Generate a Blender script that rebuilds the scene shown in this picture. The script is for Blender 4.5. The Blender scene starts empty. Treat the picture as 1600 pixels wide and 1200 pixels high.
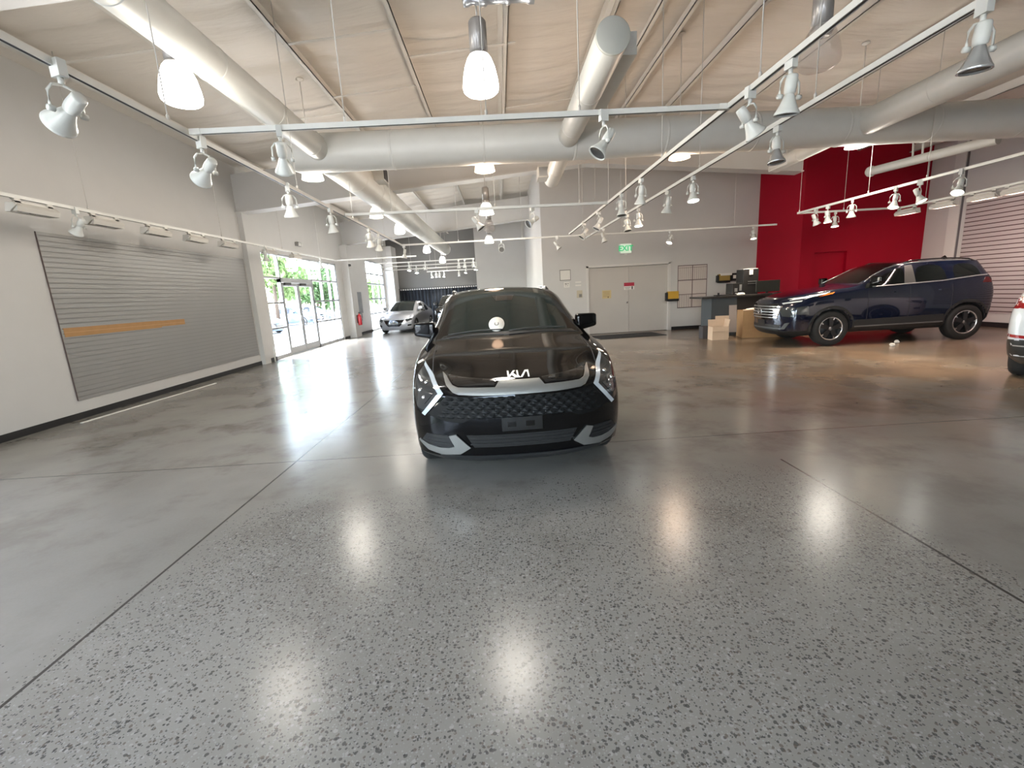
import bpy, bmesh, math, random
from mathutils import Vector, Matrix, Euler
from mathutils.bvhtree import BVHTree
random.seed(7)
PI = math.pi
sc = bpy.context.scene
COL = sc.collection

# ---------------------------------------------------------------- camera
F_PX, VPX, VPY, HSLOPE, CAM_H = 700.0, 780.0, 458.0, -0.0560, 1.58
_d = Vector(((VPX-800)/F_PX, (VPY-600)/F_PX, 1)).normalized()
_q = Vector(((VPX+100-800)/F_PX, (VPY+100*HSLOPE-600)/F_PX, 1))
_n = _d.cross(_q).normalized()
if _n.y < 0: _n = -_n
_r = _n.cross(_d)
if _r.x < 0: _r = -_r
WR = Matrix((_r, _d, -_n))          # camera vector -> world vector
cam_data = bpy.data.cameras.new('camera')
cam_data.sensor_width = 36; cam_data.lens = F_PX/1600*36
cam_data.clip_start = 0.05; cam_data.clip_end = 300
cam = bpy.data.objects.new('camera', cam_data); COL.objects.link(cam)
_cx, _cy, _cz = WR.col[0], -WR.col[1], -WR.col[2]
_m = Matrix((_cx, _cy, _cz)).transposed().to_4x4()
_m.translation = (0, 0, CAM_H)
cam.matrix_world = _m
sc.camera = cam
def ray(u, v): return WR @ Vector(((u-800)/F_PX, (v-600)/F_PX, 1))
def onZ(u, v, z): r = ray(u, v); return r*((z-CAM_H)/r.z) + Vector((0, 0, CAM_H))
def onX(u, v, x): r = ray(u, v); return r*(x/r.x) + Vector((0, 0, CAM_H))
def onY(u, v, y): r = ray(u, v); return r*(y/r.y) + Vector((0, 0, CAM_H))

# ---------------------------------------------------------------- light and exposure
sc.view_settings.view_transform = 'Standard'
sc.view_settings.look = 'None'
sc.view_settings.gamma = 1
sc.view_settings.use_curve_mapping = False
sc.view_settings.exposure = 1.38
cy = sc.cycles
cy.use_denoising = True
cy.max_bounces = 10; cy.diffuse_bounces = 6; cy.glossy_bounces = 5; cy.transmission_bounces = 6
cy.transparent_max_bounces = 12; cy.sample_clamp_indirect = 6; cy.caustics_reflective = False; cy.caustics_refractive = False
try: cy.denoiser = 'OPENIMAGEDENOISE'
except Exception: pass
world = bpy.data.worlds.new('world'); sc.world = world; world.use_nodes = True
wn = world.node_tree; bg = wn.nodes['Background']
sky = wn.nodes.new('ShaderNodeTexSky'); sky.sky_type = 'NISHITA'; sky.sun_disc = False
sky.sun_elevation = math.radians(58); sky.sun_rotation = math.radians(-70); sky.air_density = 1.0; sky.dust_density = 1.5
hs = wn.nodes.new('ShaderNodeHueSaturation'); hs.inputs['Saturation'].default_value = .68
wn.links.new(sky.outputs[0], hs.inputs['Color']); wn.links.new(hs.outputs[0], bg.inputs[0]); bg.inputs[1].default_value = 1.75
sun_d = bpy.data.lights.new('sun', 'SUN'); sun_d.energy = 9.0; sun_d.angle = math.radians(0.6); sun_d.color = (1, .96, .9)
sun = bpy.data.objects.new('sun', sun_d); COL.objects.link(sun)
sun.rotation_euler = Vector((0.86, 0.10, -2.0)).to_track_quat('-Z', 'Y').to_euler()
def portal(name, loc, sx, sy, direction):
    l = bpy.data.lights.new(name, 'AREA'); l.shape = 'RECTANGLE'; l.size = sx; l.size_y = sy
    l.cycles.is_portal = True
    o = bpy.data.objects.new(name, l); COL.objects.link(o); o.location = loc
    o.rotation_euler = Vector(direction).to_track_quat('-Z', 'Z').to_euler()
    return o
portal('daylight_entrance', (-6.62, 16.4, 1.58), 6.1, 3.1, (1, 0, 0))
portal('daylight_far_window', (-6.62, 25.4, 1.8), 3.4, 3.6, (1, 0, 0))
portal('daylight_side_window', (-6.62, -1.4, 2.05), 8.0, 3.3, (1, 0, 0))
portal('daylight_rear_window', (-2.6, -6.35, 2.0), 7.2, 3.4, (0, 1, 0))

# ---------------------------------------------------------------- materials
MATS = {}
def mat(name, color, rough=.5, metal=0., coat=0., emit=None, estr=0., spec=.5, trans=0., alpha=1., noise=0., nscale=20., bump=0., bscale=60., ior=None, rvar=0.):
    if name in MATS: return MATS[name]
    m = bpy.data.materials.new(name); m.use_nodes = True; MATS[name] = m
    nt = m.node_tree; p = nt.nodes['Principled BSDF']
    c = (*color, 1)
    p.inputs['Base Color'].default_value = c
    p.inputs['Roughness'].default_value = rough; p.inputs['Metallic'].default_value = metal
    p.inputs['Coat Weight'].default_value = coat; p.inputs['Coat Roughness'].default_value = .03
    p.inputs['Specular IOR Level'].default_value = spec
    p.inputs['Transmission Weight'].default_value = trans
    p.inputs['Alpha'].default_value = alpha
    if ior: p.inputs['IOR'].default_value = ior
    if emit: p.inputs['Emission Color'].default_value = (*emit, 1); p.inputs['Emission Strength'].default_value = estr
    if noise or bump or rvar:
        tc = nt.nodes.new('ShaderNodeTexCoord')
    if noise or rvar:
        n = nt.nodes.new('ShaderNodeTexNoise'); n.inputs['Scale'].default_value = nscale; n.inputs['Detail'].default_value = 5
        nt.links.new(tc.outputs['Object'], n.inputs['Vector'])
        if noise:
            mx = nt.nodes.new('ShaderNodeMix'); mx.data_type = 'RGBA'
            mx.inputs['A'].default_value = tuple(max(0, x*(1-noise)) for x in color)+(1,)
            mx.inputs['B'].default_value = tuple(min(1, x*(1+noise)) for x in color)+(1,)
            nt.links.new(n.outputs['Fac'], mx.inputs['Factor']); nt.links.new(mx.outputs['Result'], p.inputs['Base Color'])
        if rvar:
            mr = nt.nodes.new('ShaderNodeMapRange'); mr.inputs['To Min'].default_value = max(0, rough-rvar); mr.inputs['To Max'].default_value = rough+rvar
            nt.links.new(n.outputs['Fac'], mr.inputs['Value']); nt.links.new(mr.outputs['Result'], p.inputs['Roughness'])
    if bump:
        n2 = nt.nodes.new('ShaderNodeTexNoise'); n2.inputs['Scale'].default_value = bscale; n2.inputs['Detail'].default_value = 3
        nt.links.new(tc.outputs['Object'], n2.inputs['Vector'])
        b = nt.nodes.new('ShaderNodeBump'); b.inputs['Strength'].default_value = bump; b.inputs['Distance'].default_value = .01
        nt.links.new(n2.outputs['Fac'], b.inputs['Height']); nt.links.new(b.outputs['Normal'], p.inputs['Normal'])
    return m
M_WALL = mat('painted_drywall', (.56, .55, .535), .55, noise=.03, nscale=3, bump=.05, bscale=150)
M_RED = mat('red_wall_paint', (.32, .0015, .016), .55, spec=.2, noise=.06, nscale=2, bump=.05, bscale=120)
M_GREYW = mat('grey_wall_paint', (.15, .147, .14), .6, noise=.04, nscale=3)
M_BASE = mat('black_rubber_base', (.012, .012, .013), .5)
M_WHITE = mat('white_enamel', (.66, .66, .63), .35, noise=.02, nscale=30)
M_WHITE2 = mat('white_steel_paint', (.66, .63, .58), .5, noise=.05, nscale=6)
M_DUCT = mat('painted_duct_metal', (.58, .58, .55), .42, noise=.05, nscale=4, bump=.04, bscale=25)
M_ALU = mat('anodised_aluminium', (.42, .43, .44), .35, metal=.7)
M_CHROME = mat('chrome', (.75, .76, .78), .12, metal=1)
M_SATIN = mat('satin_silver', (.52, .53, .54), .34, metal=.85)
M_CABLE = mat('steel_cable', (.55, .53, .50), .5)
M_DARK = mat('dark_metal', (.03, .03, .032), .5)
M_PLASTIC = mat('black_plastic', (.013, .013, .014), .45, noise=.1, nscale=40)
M_TYRE = mat('tyre_rubber', (.014, .014, .014), .75, bump=.2, bscale=90)
M_CARD = mat('cardboard', (.42, .25, .12), .85, noise=.12, nscale=12)
M_CARDL = mat('pale_cardboard', (.62, .47, .34), .85, noise=.08, nscale=12)
M_PAPER = mat('white_paper', (.72, .70, .66), .8)

# floor: ground concrete with aggregate, saw cuts
def floor_material():
    m = bpy.data.materials.new('polished_concrete'); m.use_nodes = True
    nt = m.node_tree; N = nt.nodes; L = nt.links; p = N['Principled BSDF']
    tc = N.new('ShaderNodeTexCoord')
    def noise(scale, detail=4, rough=.55, vec=None, w=0):
        n = N.new('ShaderNodeTexNoise'); n.inputs['Scale'].default_value = scale; n.inputs['Detail'].default_value = detail
        n.inputs['Roughness'].default_value = rough
        L.new(vec or tc.outputs['Object'], n.inputs['Vector']); return n
    def ramp(src, stops):
        r = N.new('ShaderNodeValToRGB'); e = r.color_ramp.elements
        e[0].position, e[0].color = stops[0][0], (*stops[0][1], 1); e[1].position, e[1].color = stops[1][0], (*stops[1][1], 1)
        for s in stops[2:]:
            x = e.new(s[0]); x.color = (*s[1], 1)
        L.new(src, r.inputs[0]); return r
    def mix(f, a, b, mode='MIX'):
        x = N.new('ShaderNodeMix'); x.data_type = 'RGBA'; x.blend_type = mode
        for s, k in ((f, 'Factor'), (a, 'A'), (b, 'B')):
            if hasattr(s, 'node'): L.new(s, x.inputs[k])
            elif k == 'Factor': x.inputs[k].default_value = s
            else: x.inputs[k].default_value = (*s, 1)
        return x.outputs['Result']
    def math_(op, a, b=None):
        x = N.new('ShaderNodeMath'); x.operation = op; x.use_clamp = False
        for i, s in enumerate((a, b)):
            if s is None: continue
            if hasattr(s, 'node'): L.new(s, x.inputs[i])
            else: x.inputs[i].default_value = s
        return x.outputs[0]
    n1 = noise(.5, 3, .5); n2 = noise(1.3, 6, .62); n3 = noise(55, 4, .75)
    base = ramp(n1.outputs['Fac'], [(.3, (.18, .167, .144)), (.7, (.292, .273, .24))]).outputs[0]
    base = mix(math_('MULTIPLY', math_('POWER', n2.outputs['Fac'], 2.), 1.0), base, (.13, .122, .107))
    base = mix(math_('MULTIPLY', n3.outputs['Fac'], .42), base, (.27, .262, .245))
    def smooth_(src, a, b):
        r = N.new('ShaderNodeMapRange'); r.interpolation_type = 'SMOOTHSTEP'; r.inputs['From Min'].default_value = a; r.inputs['From Max'].default_value = b
        L.new(src, r.inputs['Value']); return r.outputs[0]
    # brown stain mixed with painted bounce from the red wall, growing towards it
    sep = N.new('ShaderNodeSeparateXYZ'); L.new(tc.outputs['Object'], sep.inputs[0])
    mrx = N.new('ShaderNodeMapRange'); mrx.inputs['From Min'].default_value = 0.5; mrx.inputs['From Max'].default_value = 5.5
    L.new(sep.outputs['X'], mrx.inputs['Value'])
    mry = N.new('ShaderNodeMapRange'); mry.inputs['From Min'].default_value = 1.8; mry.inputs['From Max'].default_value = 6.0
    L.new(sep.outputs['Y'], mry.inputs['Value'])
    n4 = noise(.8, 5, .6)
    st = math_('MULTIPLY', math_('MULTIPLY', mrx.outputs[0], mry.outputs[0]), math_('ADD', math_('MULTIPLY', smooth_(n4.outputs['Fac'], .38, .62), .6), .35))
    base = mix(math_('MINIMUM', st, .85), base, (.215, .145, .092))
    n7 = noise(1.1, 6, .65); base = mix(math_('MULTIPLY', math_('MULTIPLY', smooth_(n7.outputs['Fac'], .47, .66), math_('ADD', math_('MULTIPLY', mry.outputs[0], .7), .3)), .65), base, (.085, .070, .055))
    # aggregate chips, where the slab was ground deeper
    agg = noise(.8, 3)
    def smooth(src, a, b):
        r = N.new('ShaderNodeMapRange'); r.interpolation_type = 'SMOOTHSTEP'; r.inputs['From Min'].default_value = a; r.inputs['From Max'].default_value = b
        L.new(src, r.inputs['Value']); return r.outputs[0]
    inx = math_('MULTIPLY', smooth(sep.outputs['X'], -2.9, -1.6), math_('SUBTRACT', 1., math_('MULTIPLY', smooth(sep.outputs['X'], 2.2, 2.8), .75)))
    iny = math_('SUBTRACT', 1., smooth(sep.outputs['Y'], 2.4, 4.6))
    zone = math_('MAXIMUM', math_('MULTIPLY', inx, iny), math_('MULTIPLY', math_('SUBTRACT', 1., smooth(sep.outputs['Y'], 1.0, 3.0)), .7))
    zone = math_('MAXIMUM', zone, .12)
    gate = math_('MULTIPLY', zone, math_('ADD', math_('MULTIPLY', agg.outputs['Fac'], 1.7), .12))
    for sc_, thr, colr, rnd in ((52, .32, (.034, .033, .032), .52), (44, .28, (.30, .29, .27), .58), (82, .32, (.045, .044, .042), .40), (64, .30, (.10, .080, .062), .58), (110, .32, (.28, .275, .26), .45)):
        v = N.new('ShaderNodeTexVoronoi'); v.inputs['Scale'].default_value = sc_; v.inputs['Randomness'].default_value = 1
        w = noise(9, 2); 
        add = N.new('ShaderNodeVectorMath'); add.operation = 'MULTIPLY_ADD'
        L.new(w.outputs['Color'], add.inputs[0]); add.inputs[1].default_value = (.03, .03, 0); L.new(tc.outputs['Object'], add.inputs[2])
        off = N.new('ShaderNodeVectorMath'); off.operation = 'ADD'; L.new(add.outputs[0], off.inputs[0]); off.inputs[1].default_value = (sc_*.37, sc_*.11, 0)
        L.new(off.outputs[0], v.inputs['Vector'])
        sp = N.new('ShaderNodeSeparateColor'); L.new(v.outputs['Color'], sp.inputs[0])
        keep = math_('GREATER_THAN', math_('MULTIPLY', sp.outputs[0], gate), rnd)
        size = math_('MULTIPLY', sp.outputs[1], thr*1.3)
        dot = math_('LESS_THAN', v.outputs['Distance'], math_('ADD', size, .08))
        base = mix(math_('MULTIPLY', math_('MULTIPLY', keep, dot), .72), base, colr)
    # saw cuts
    def cut(axis, pos, w, lo=None, hi=None, oaxis=None):
        f = math_('LESS_THAN', math_('ABSOLUTE', math_('SUBTRACT', sep.outputs[axis], pos)), w)
        if lo is not None: f = math_('MULTIPLY', f, math_('GREATER_THAN', sep.outputs[oaxis], lo))
        if hi is not None: f = math_('MULTIPLY', f, math_('LESS_THAN', sep.outputs[oaxis], hi))
        return f
    cuts = cut('X', -2.185, .009)
    for f in (cut('X', 2.41, .009, None, 3.7, 'Y'), cut('Y', 4.42, .007), cut('Y', -1.5, .009), cut('X', 7.0, .009), cut('Y', 10.5, .009)):
        cuts = math_('MAXIMUM', cuts, f)
    base = mix(math_('MULTIPLY', cuts, .85), base, (.022, .019, .016))
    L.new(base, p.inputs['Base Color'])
    p.inputs['Roughness'].default_value = .225
    p.inputs['Specular IOR Level'].default_value = .42
    b = N.new('ShaderNodeBump'); b.inputs['Strength'].default_value = .06; b.inputs['Distance'].default_value = .001
    n6 = noise(3, 2, .4); L.new(math_('SUBTRACT', n6.outputs['Fac'], math_('MULTIPLY', cuts, 3.)), b.inputs['Height']); L.new(b.outputs[0], p.inputs['Normal'])
    return m
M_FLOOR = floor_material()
def ceiling_material():
    m = mat('vinyl_faced_insulation', (.68, .63, .57), .5)
    nt = m.node_tree; N = nt.nodes; L = nt.links; p = N['Principled BSDF']
    tc = N.new('ShaderNodeTexCoord'); mp = N.new('ShaderNodeMapping'); mp.inputs['Scale'].default_value = (.6, 3.2, 1)
    L.new(tc.outputs['Object'], mp.inputs[0])
    n = N.new('ShaderNodeTexNoise'); n.inputs['Scale'].default_value = 1.1; n.inputs['Detail'].default_value = 5; L.new(mp.outputs[0], n.inputs['Vector'])
    b = N.new('ShaderNodeBump'); b.inputs['Strength'].default_value = .6; b.inputs['Distance'].default_value = .08
    L.new(n.outputs['Fac'], b.inputs['Height']); L.new(b.outputs[0], p.inputs['Normal'])
    return m
M_CEIL = ceiling_material()

# ---------------------------------------------------------------- mesh helpers
def link(o, parent=None):
    COL.objects.link(o)
    if parent: o.parent = parent
    return o
def empty(name, loc, rz=0):
    o = bpy.data.objects.new(name, None); COL.objects.link(o); o.location = loc; o.rotation_euler = (0, 0, rz)
    o.empty_display_size = .1
    return o
def tag(o, label, cat, group=None, kind=None):
    o['label'] = label; o['category'] = cat
    if group: o['group'] = group
    if kind: o['kind'] = kind
    return o
class MB:
    def __init__(s): s.bm = bmesh.new()
    def _xf(s, vs, M):
        if M is not None: bmesh.ops.transform(s.bm, matrix=M, verts=vs)
    def box(s, x0, x1, y0, y1, z0, z1, M=None, bev=0):
        v = [s.bm.verts.new(p) for p in ((x0,y0,z0),(x1,y0,z0),(x1,y1,z0),(x0,y1,z0),(x0,y0,z1),(x1,y0,z1),(x1,y1,z1),(x0,y1,z1))]
        fs = [s.bm.faces.new([v[i] for i in f]) for f in ((3,2,1,0),(4,5,6,7),(0,1,5,4),(1,2,6,5),(2,3,7,6),(3,0,4,7))]
        if bev:
            es = list({e for f in fs for e in f.edges})
            r = bmesh.ops.bevel(s.bm, geom=es, offset=bev, segments=2, affect='EDGES', profile=.5)
            v = list({x for f in r['faces'] for x in f.verts} | {x for x in v if x.is_valid})
        s._xf(v, M); return s
    def prism(s, pts, a, b, axis='Y', M=None):
        # pts in the plane normal to axis: Y->(x,z)  X->(y,z)  Z->(x,y)
        def P(p, t): return {'Y': (p[0], t, p[1]), 'X': (t, p[0], p[1]), 'Z': (p[0], p[1], t)}[axis]
        A = [s.bm.verts.new(P(p, a)) for p in pts]; B = [s.bm.verts.new(P(p, b)) for p in pts]; n = len(pts)
        fs = [s.bm.faces.new(A), s.bm.faces.new(B[::-1])]
        for i in range(n): fs.append(s.bm.faces.new((A[i], B[i], B[(i+1) % n], A[(i+1) % n])))
        bmesh.ops.recalc_face_normals(s.bm, faces=fs)
        s._xf(A+B, M); return s
    def tube(s, p0, p1, r, n=12, r1=None, caps=True, M=None):
        p0, p1 = Vector(p0), Vector(p1); d = (p1-p0); L = d.length
        if L < 1e-6: return s
        q = d.to_track_quat('Z', 'Y'); r1 = r if r1 is None else r1
        return s.lathe([(r, 0), (r1, L)], n, Matrix.Translation(p0) @ q.to_matrix().to_4x4(), caps, M)
    def lathe(s, prof, n=24, T=None, caps=True, M=None, ribs=0, ribd=0.):
        rings = []
        for r, z in prof:
            ring = []
            for k in range(n):
                a = 2*PI*k/n; rr = r*(1 - (ribd if ribs and (k % 2) else 0))
                ring.append(s.bm.verts.new((rr*math.cos(a), rr*math.sin(a), z)))
            rings.append(ring)
        fs = []
        for i in range(len(rings)-1):
            for k in range(n):
                fs.append(s.bm.faces.new((rings[i][k], rings[i][(k+1) % n], rings[i+1][(k+1) % n], rings[i+1][k])))
        if caps:
            if prof[0][0] > 1e-5: fs.append(s.bm.faces.new(rings[0][::-1]))
            if prof[-1][0] > 1e-5: fs.append(s.bm.faces.new(rings[-1]))
        vs = [v for r in rings for v in r]
        for f in fs: f.smooth = True
        s._xf(vs, T); s._xf(vs, M); return s
    def path(s, pts, r, n=8):
        for a, b in zip(pts[:-1], pts[1:]): s.tube(a, b, r, n)
        return s
    def sweep(s, pts, r, n=10):
        # continuous tube along points
        P = [Vector(p) for p in pts]; rings = []
        up = Vector((0, 0, 1))
        for i, p in enumerate(P):
            t = (P[min(i+1, len(P)-1)]-P[max(i-1, 0)]).normalized()
            a = t.cross(up)
            if a.length < .05: a = t.cross(Vector((1, 0, 0)))
            a.normalize(); b = t.cross(a)
            rings.append([s.bm.verts.new(p + a*r*math.cos(2*PI*k/n) + b*r*math.sin(2*PI*k/n)) for k in range(n)])
        fs = []
        for i in range(len(rings)-1):
            for k in range(n): fs.append(s.bm.faces.new((rings[i][k], rings[i][(k+1) % n], rings[i+1][(k+1) % n], rings[i+1][k])))
        fs.append(s.bm.faces.new(rings[0][::-1])); fs.append(s.bm.faces.new(rings[-1]))
        for f in fs: f.smooth = True
        bmesh.ops.recalc_face_normals(s.bm, faces=fs)
        return s
    def quad(s, *pts):
        s.bm.faces.new([s.bm.verts.new(p) for p in pts]); return s
    def build(s, name, m, parent=None, loc=None, rot=None, smooth=None, recalc=False):
        if recalc: bmesh.ops.recalc_face_normals(s.bm, faces=s.bm.faces)
        me = bpy.data.meshes.new(name); s.bm.to_mesh(me); s.bm.free()
        if isinstance(m, (list, tuple)):
            for x in m: me.materials.append(x)
        else: me.materials.append(m)
        o = bpy.data.objects.new(name, me); link(o, parent)
        if loc is not None: o.location = loc
        if rot is not None: o.rotation_euler = rot
        if smooth is not None:
            for f in me.polygons: f.use_smooth = True
            md = o.modifiers.new('edges', 'EDGE_SPLIT'); md.split_angle = math.radians(smooth)
        return o
def struct(o): o['kind'] = 'structure'; return o
def copy_tree(o, parent=None):
    c = o.copy(); COL.objects.link(c)
    if parent: c.parent = parent; c.matrix_parent_inverse = o.matrix_parent_inverse.copy()
    for ch in o.children: copy_tree(ch, c)
    return c
def text(body, size, m, name, parent, loc, rot, depth=.002, ax='CENTER', bold=0.):
    cu = bpy.data.curves.new(name, 'FONT'); cu.body = body; cu.size = size; cu.extrude = depth; cu.align_x = ax; cu.align_y = 'CENTER'; cu.offset = bold
    cu.materials.append(m)
    o = bpy.data.objects.new(name, cu); link(o)
    dg = bpy.context.evaluated_depsgraph_get(); dg.update()
    me = bpy.data.meshes.new_from_object(o.evaluated_get(dg)); bpy.data.objects.remove(o, do_unlink=True)
    if not me.materials: me.materials.append(m)
    o = bpy.data.objects.new(name, me); link(o, parent); o.location = loc; o.rotation_euler = rot
    return o
# ================================================================ the room
WL, WRT, YB, YF = -6.7, 12.85, 28.5, -6.5
RX, RZ, RS = 2.6, 5.93, .083
def roofz(x): return RZ - RS*abs(x-RX)
def soff(x): return 4.78 - .083*abs(x-2.5)      # underside of the frames

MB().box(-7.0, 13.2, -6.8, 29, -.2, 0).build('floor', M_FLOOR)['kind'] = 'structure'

# roof insulation: sags between purlins, seams across
def make_ceiling():
    bm = bmesh.new(); rows = []
    xs = []; edges = [-6.75, -6.1, -4.5, -2.9, -1.3, .3, 1.95, 3.25, 4.25, 5.85, 7.45, 9.05, 10.65, 12.2, 13.0]
    for a, b in zip(edges[:-1], edges[1:]):
        for k in range(6): xs.append((a+(b-a)*k/6, math.sin(PI*k/6)*min(1, (b-a)/1.3)))
    xs.append((edges[-1], 0))
    y = -6.8; ys = []
    while y < 29:
        ph = (y % 1.52)/1.52
        ys.append((y, ph)); y += .095
    rnd = random.Random(3)
    for y, ph in ys:
        seam = math.exp(-((ph-.5)/.05)**2)
        row = []
        for x, sg in xs:
            z = roofz(x) + .03 - sg*(.055 + .02*math.sin(y*4.1+x) + .016*math.sin(y*9.7+x*2.3)) + seam*.06*(sg > .01)
            row.append(bm.verts.new((x, y, z)))
        rows.append(row)
    for r0, r1 in zip(rows[:-1], rows[1:]):
        for k in range(len(xs)-1):
            f = bm.faces.new((r0[k], r1[k], r1[k+1], r0[k+1])); f.smooth = True
    g = MB(); g.bm = bm
    # roof deck above
    g.prism([(-7.0, roofz(-7)+.12), (RX, RZ+.2), (13.2, roofz(13.2)+.12), (13.2, roofz(13.2)+.2), (RX, RZ+.3), (-7, roofz(-7)+.2)], -6.8, 29)
    return g.build('ceiling', M_CEIL)
make_ceiling()['kind'] = 'structure'

# purlins
for i, x in enumerate((-6.1, -4.5, -2.9, -1.3, .3, 1.95, 2.75, 3.25, 4.25, 5.85, 7.45, 9.05, 10.65, 12.2)):
    z = roofz(x) - .02; s = 1 if x < RX else -1; w, t, h = .075, .012, .20
    m = MB()
    m.prism([(x-t/2, z-h), (x+t/2, z-h), (x+t/2, z), (x-t/2, z)], -6.6, 28.4)
    m.prism([(x, z-h), (x+s*w, z-h), (x+s*w, z-h+t), (x, z-h+t)], -6.6, 28.4)
    m.prism([(x, z-t), (x-s*w, z-t), (x-s*w, z), (x, z)], -6.6, 28.4)
    m.prism([(x+s*w, z-h), (x+s*w-s*t, z-h), (x+s*w-s*t, z-h+.025), (x+s*w, z-h+.025)], -6.6, 28.4)
    struct(m.build('roof_purlin', M_WHITE2))
# flat sag straps between purlins
for x0, x1, y in ((-6.0, -4.5, 7.1), (-2.9, -1.3, 7.4), (-2.9, -1.3, 9.2), (-1.3, .5, 8.2), (-4.5, -2.9, 9.9), (.3, 1.95, 10.8),
                  (-2.9, -1.3, 15.5), (-1.3, .3, 16.4), (-4.5, -2.9, 15.8), (-2.9, -1.3, 3.6), (-1.3, .3, 5.0)):
    z0, z1 = roofz(x0)-.225, roofz(x1)-.225
    struct(MB().prism([(x0, z0), (x1, z1), (x1, z1+.012), (x0, z0+.012)], y-.025, y+.025).build('roof_strap', M_WHITE2))

# rigid frames clad in drywall, 8 m apart
def frame(y, x0, x1):
    t = .30; pts = [(x0, soff(x0))] + ([(2.5, 4.78)] if x1 > 2.5 else []) + [(x1, soff(x1))]
    top = [(x1, roofz(x1)-.23)] + ([(RX, RZ-.23)] if x1 > 2.5 else []) + [(x0, roofz(x0)-.23)]
    m = MB().prism(pts+top, y, y+t)
    # bottom flange
    b = [(x, z-.0) for x, z in pts]; u = [(x, z-.03) for x, z in pts]
    m.prism(u + b[::-1], y-.05, y+t+.05)
    return struct(m.build('roof_frame', M_WALL))
frame(12.5, WL, 8.2); frame(4.5-.3, WL, WRT) ; frame(20.5, WL, 1.5)
frame(-3.5, WL, WRT)

# left wall with its glazed openings
def wall_x(name, x0, x1, y0, y1, ztop, holes, m=M_WALL):
    g = MB(); holes = sorted(holes); y = y0
    for a, b, z0, z1 in holes:
        g.box(x0, x1, y, a, 0, ztop); g.box(x0, x1, a, b, z1, ztop)
        if z0 > 0: g.box(x0, x1, a, b, 0, z0)
        y = b
    g.box(x0, x1, y, y1, 0, ztop)
    return struct(g.build(name, m))
GL = (13.38, 19.35, 0, 3.14); G2 = (23.7, 27.1, .0, 3.62); G3 = (-5.4, 2.6, .4, 3.7)
wall_x('wall_left', WL-.22, WL, -6.7, 28.9, 5.32, [GL, G2, G3])
# frame columns on the left wall
MB().box(WL, WL+.12, 12.5, 12.8, 0, 4.05).build('trim_1', M_WALL)['kind'] = 'structure'
MB().box(WL, WL+.30, 20.05, 20.8, 0, 3.95).build('trim_2', M_WALL)['kind'] = 'structure'
MB().box(WL, WL+.55, 27.3, 28.5, 0, 4.6).build('trim_3', M_WALL)['kind'] = 'structure'
# back wall with the double door opening; red walls; corridor walls
YD = 15.5; DX0, DX1, DH = 3.04, 5.78, 2.24
g = MB().box(1.5, DX0, YD, YD+.2, 0, 5.9).box(DX0, DX1, YD, YD+.2, DH, 5.95).box(DX1, 9.0, YD, YD+.2, 0, 5.85)
struct(g.build('wall_back', M_WALL))
RA0, RA1 = (8.78, YD), (9.12, 13.75)
struct(MB().prism([RA0, RA1, (RA1[0]+.2, RA1[1]+.05), (RA0[0]+.25, RA0[1])], 0, 5.6, 'Z').build('wall_red_side', M_RED))
rd0, rd1, rdh = 9.55, 10.55, 2.25
struct(MB().box(9.12, rd0, 13.75, 13.95, 0, 5.5).box(rd0, rd1, 13.75, 13.95, rdh, 5.45).box(rd1, 13.0, 13.75, 13.95, 0, 5.4).build('wall_red', M_RED))
o = struct(MB().box(rd0, rd1, 13.86, 13.94, 0, rdh).build('door_2', M_RED))
MB().tube((rd0+.1, 13.86, 1.02), (rd0+.1, 13.79, 1.02), .028, 12).build('door_handle', M_ALU, o)
MB().box(12.85, 13.05, -6.7, 13.8, 0, 5.35).build('wall_right', M_WALL)['kind'] = 'structure'
struct(MB().box(1.5, 1.7, YD+.2, 24.4, 0, 5.9).build('wall_corridor_side', M_WALL))
struct(MB().box(-1.15, 1.7, 24.4, 24.6, 0, 5.95).build('wall_corridor_end', M_WALL))
struct(MB().box(-1.15, -.95, 24.6, 28.5, 0, 5.8).build('wall_far_side', M_WALL))
struct(MB().box(-6.95, -.95, 28.5, 28.7, 0, 5.75).build('wall_far', M_GREYW))
# wall behind the camera: unseen glazing, widened to add ambient light
G4 = (-6.2, 1.0, .3, 3.7)
struct(MB().box(-7, G4[0], -6.7, -6.5, 0, 6).box(G4[1], 13.1, -6.7, -6.5, 0, 6).box(G4[0], G4[1], -6.7, -6.5, G4[3], 6.1).box(G4[0], G4[1], -6.7, -6.5, 0, G4[2]).build('wall_front', M_WALL))
struct(MB().box(DX0-.2, DX1+.2, YD+.2, YD+.3, 0, DH+.3).build('wall_behind_door', M_GREYW))
# vertical cover strip on right wall
struct(MB().box(12.77, 12.85, 12.68, 12.98, 0, 5.0).build('trim_4', M_WHITE))
for k, (a, b) in enumerate(((12.668, 12.674), (12.985, 12.991))):
    struct(MB().box(12.79, 12.85, a, b, 0, 5.0).build('trim_%d' % (5+k), mat('joint_grey', (.16, .15, .16), .7)))
# wall panel joints on the back wall (faint)
# baseboards
def base(name, *boxes):
    g = MB()
    for b in boxes: g.box(*b)
    struct(g.build(name, M_BASE))
base('baseboard_left', (WL, WL+.015, -6.5, 12.5, 0, .1), (WL, WL+.015, 12.8, 13.38, 0, .1), (WL, WL+.015, 19.4, 20.05, 0, .1), (WL, WL+.015, 20.8, 23.7, 0, .1))
base('baseboard_back', (DX1+.12, 8.78, YD-.015, YD, 0, .11), (1.5, DX0-.12, YD-.015, YD, 0, .11))
base('baseboard_right', (12.835, 12.85, -6.5, 12.66, 0, .13))
base('baseboard_corridor', (1.485, 1.5, YD, 24.4, 0, .1), (-1.15, 1.5, 24.385, 24.4, 0, .1))

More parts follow.
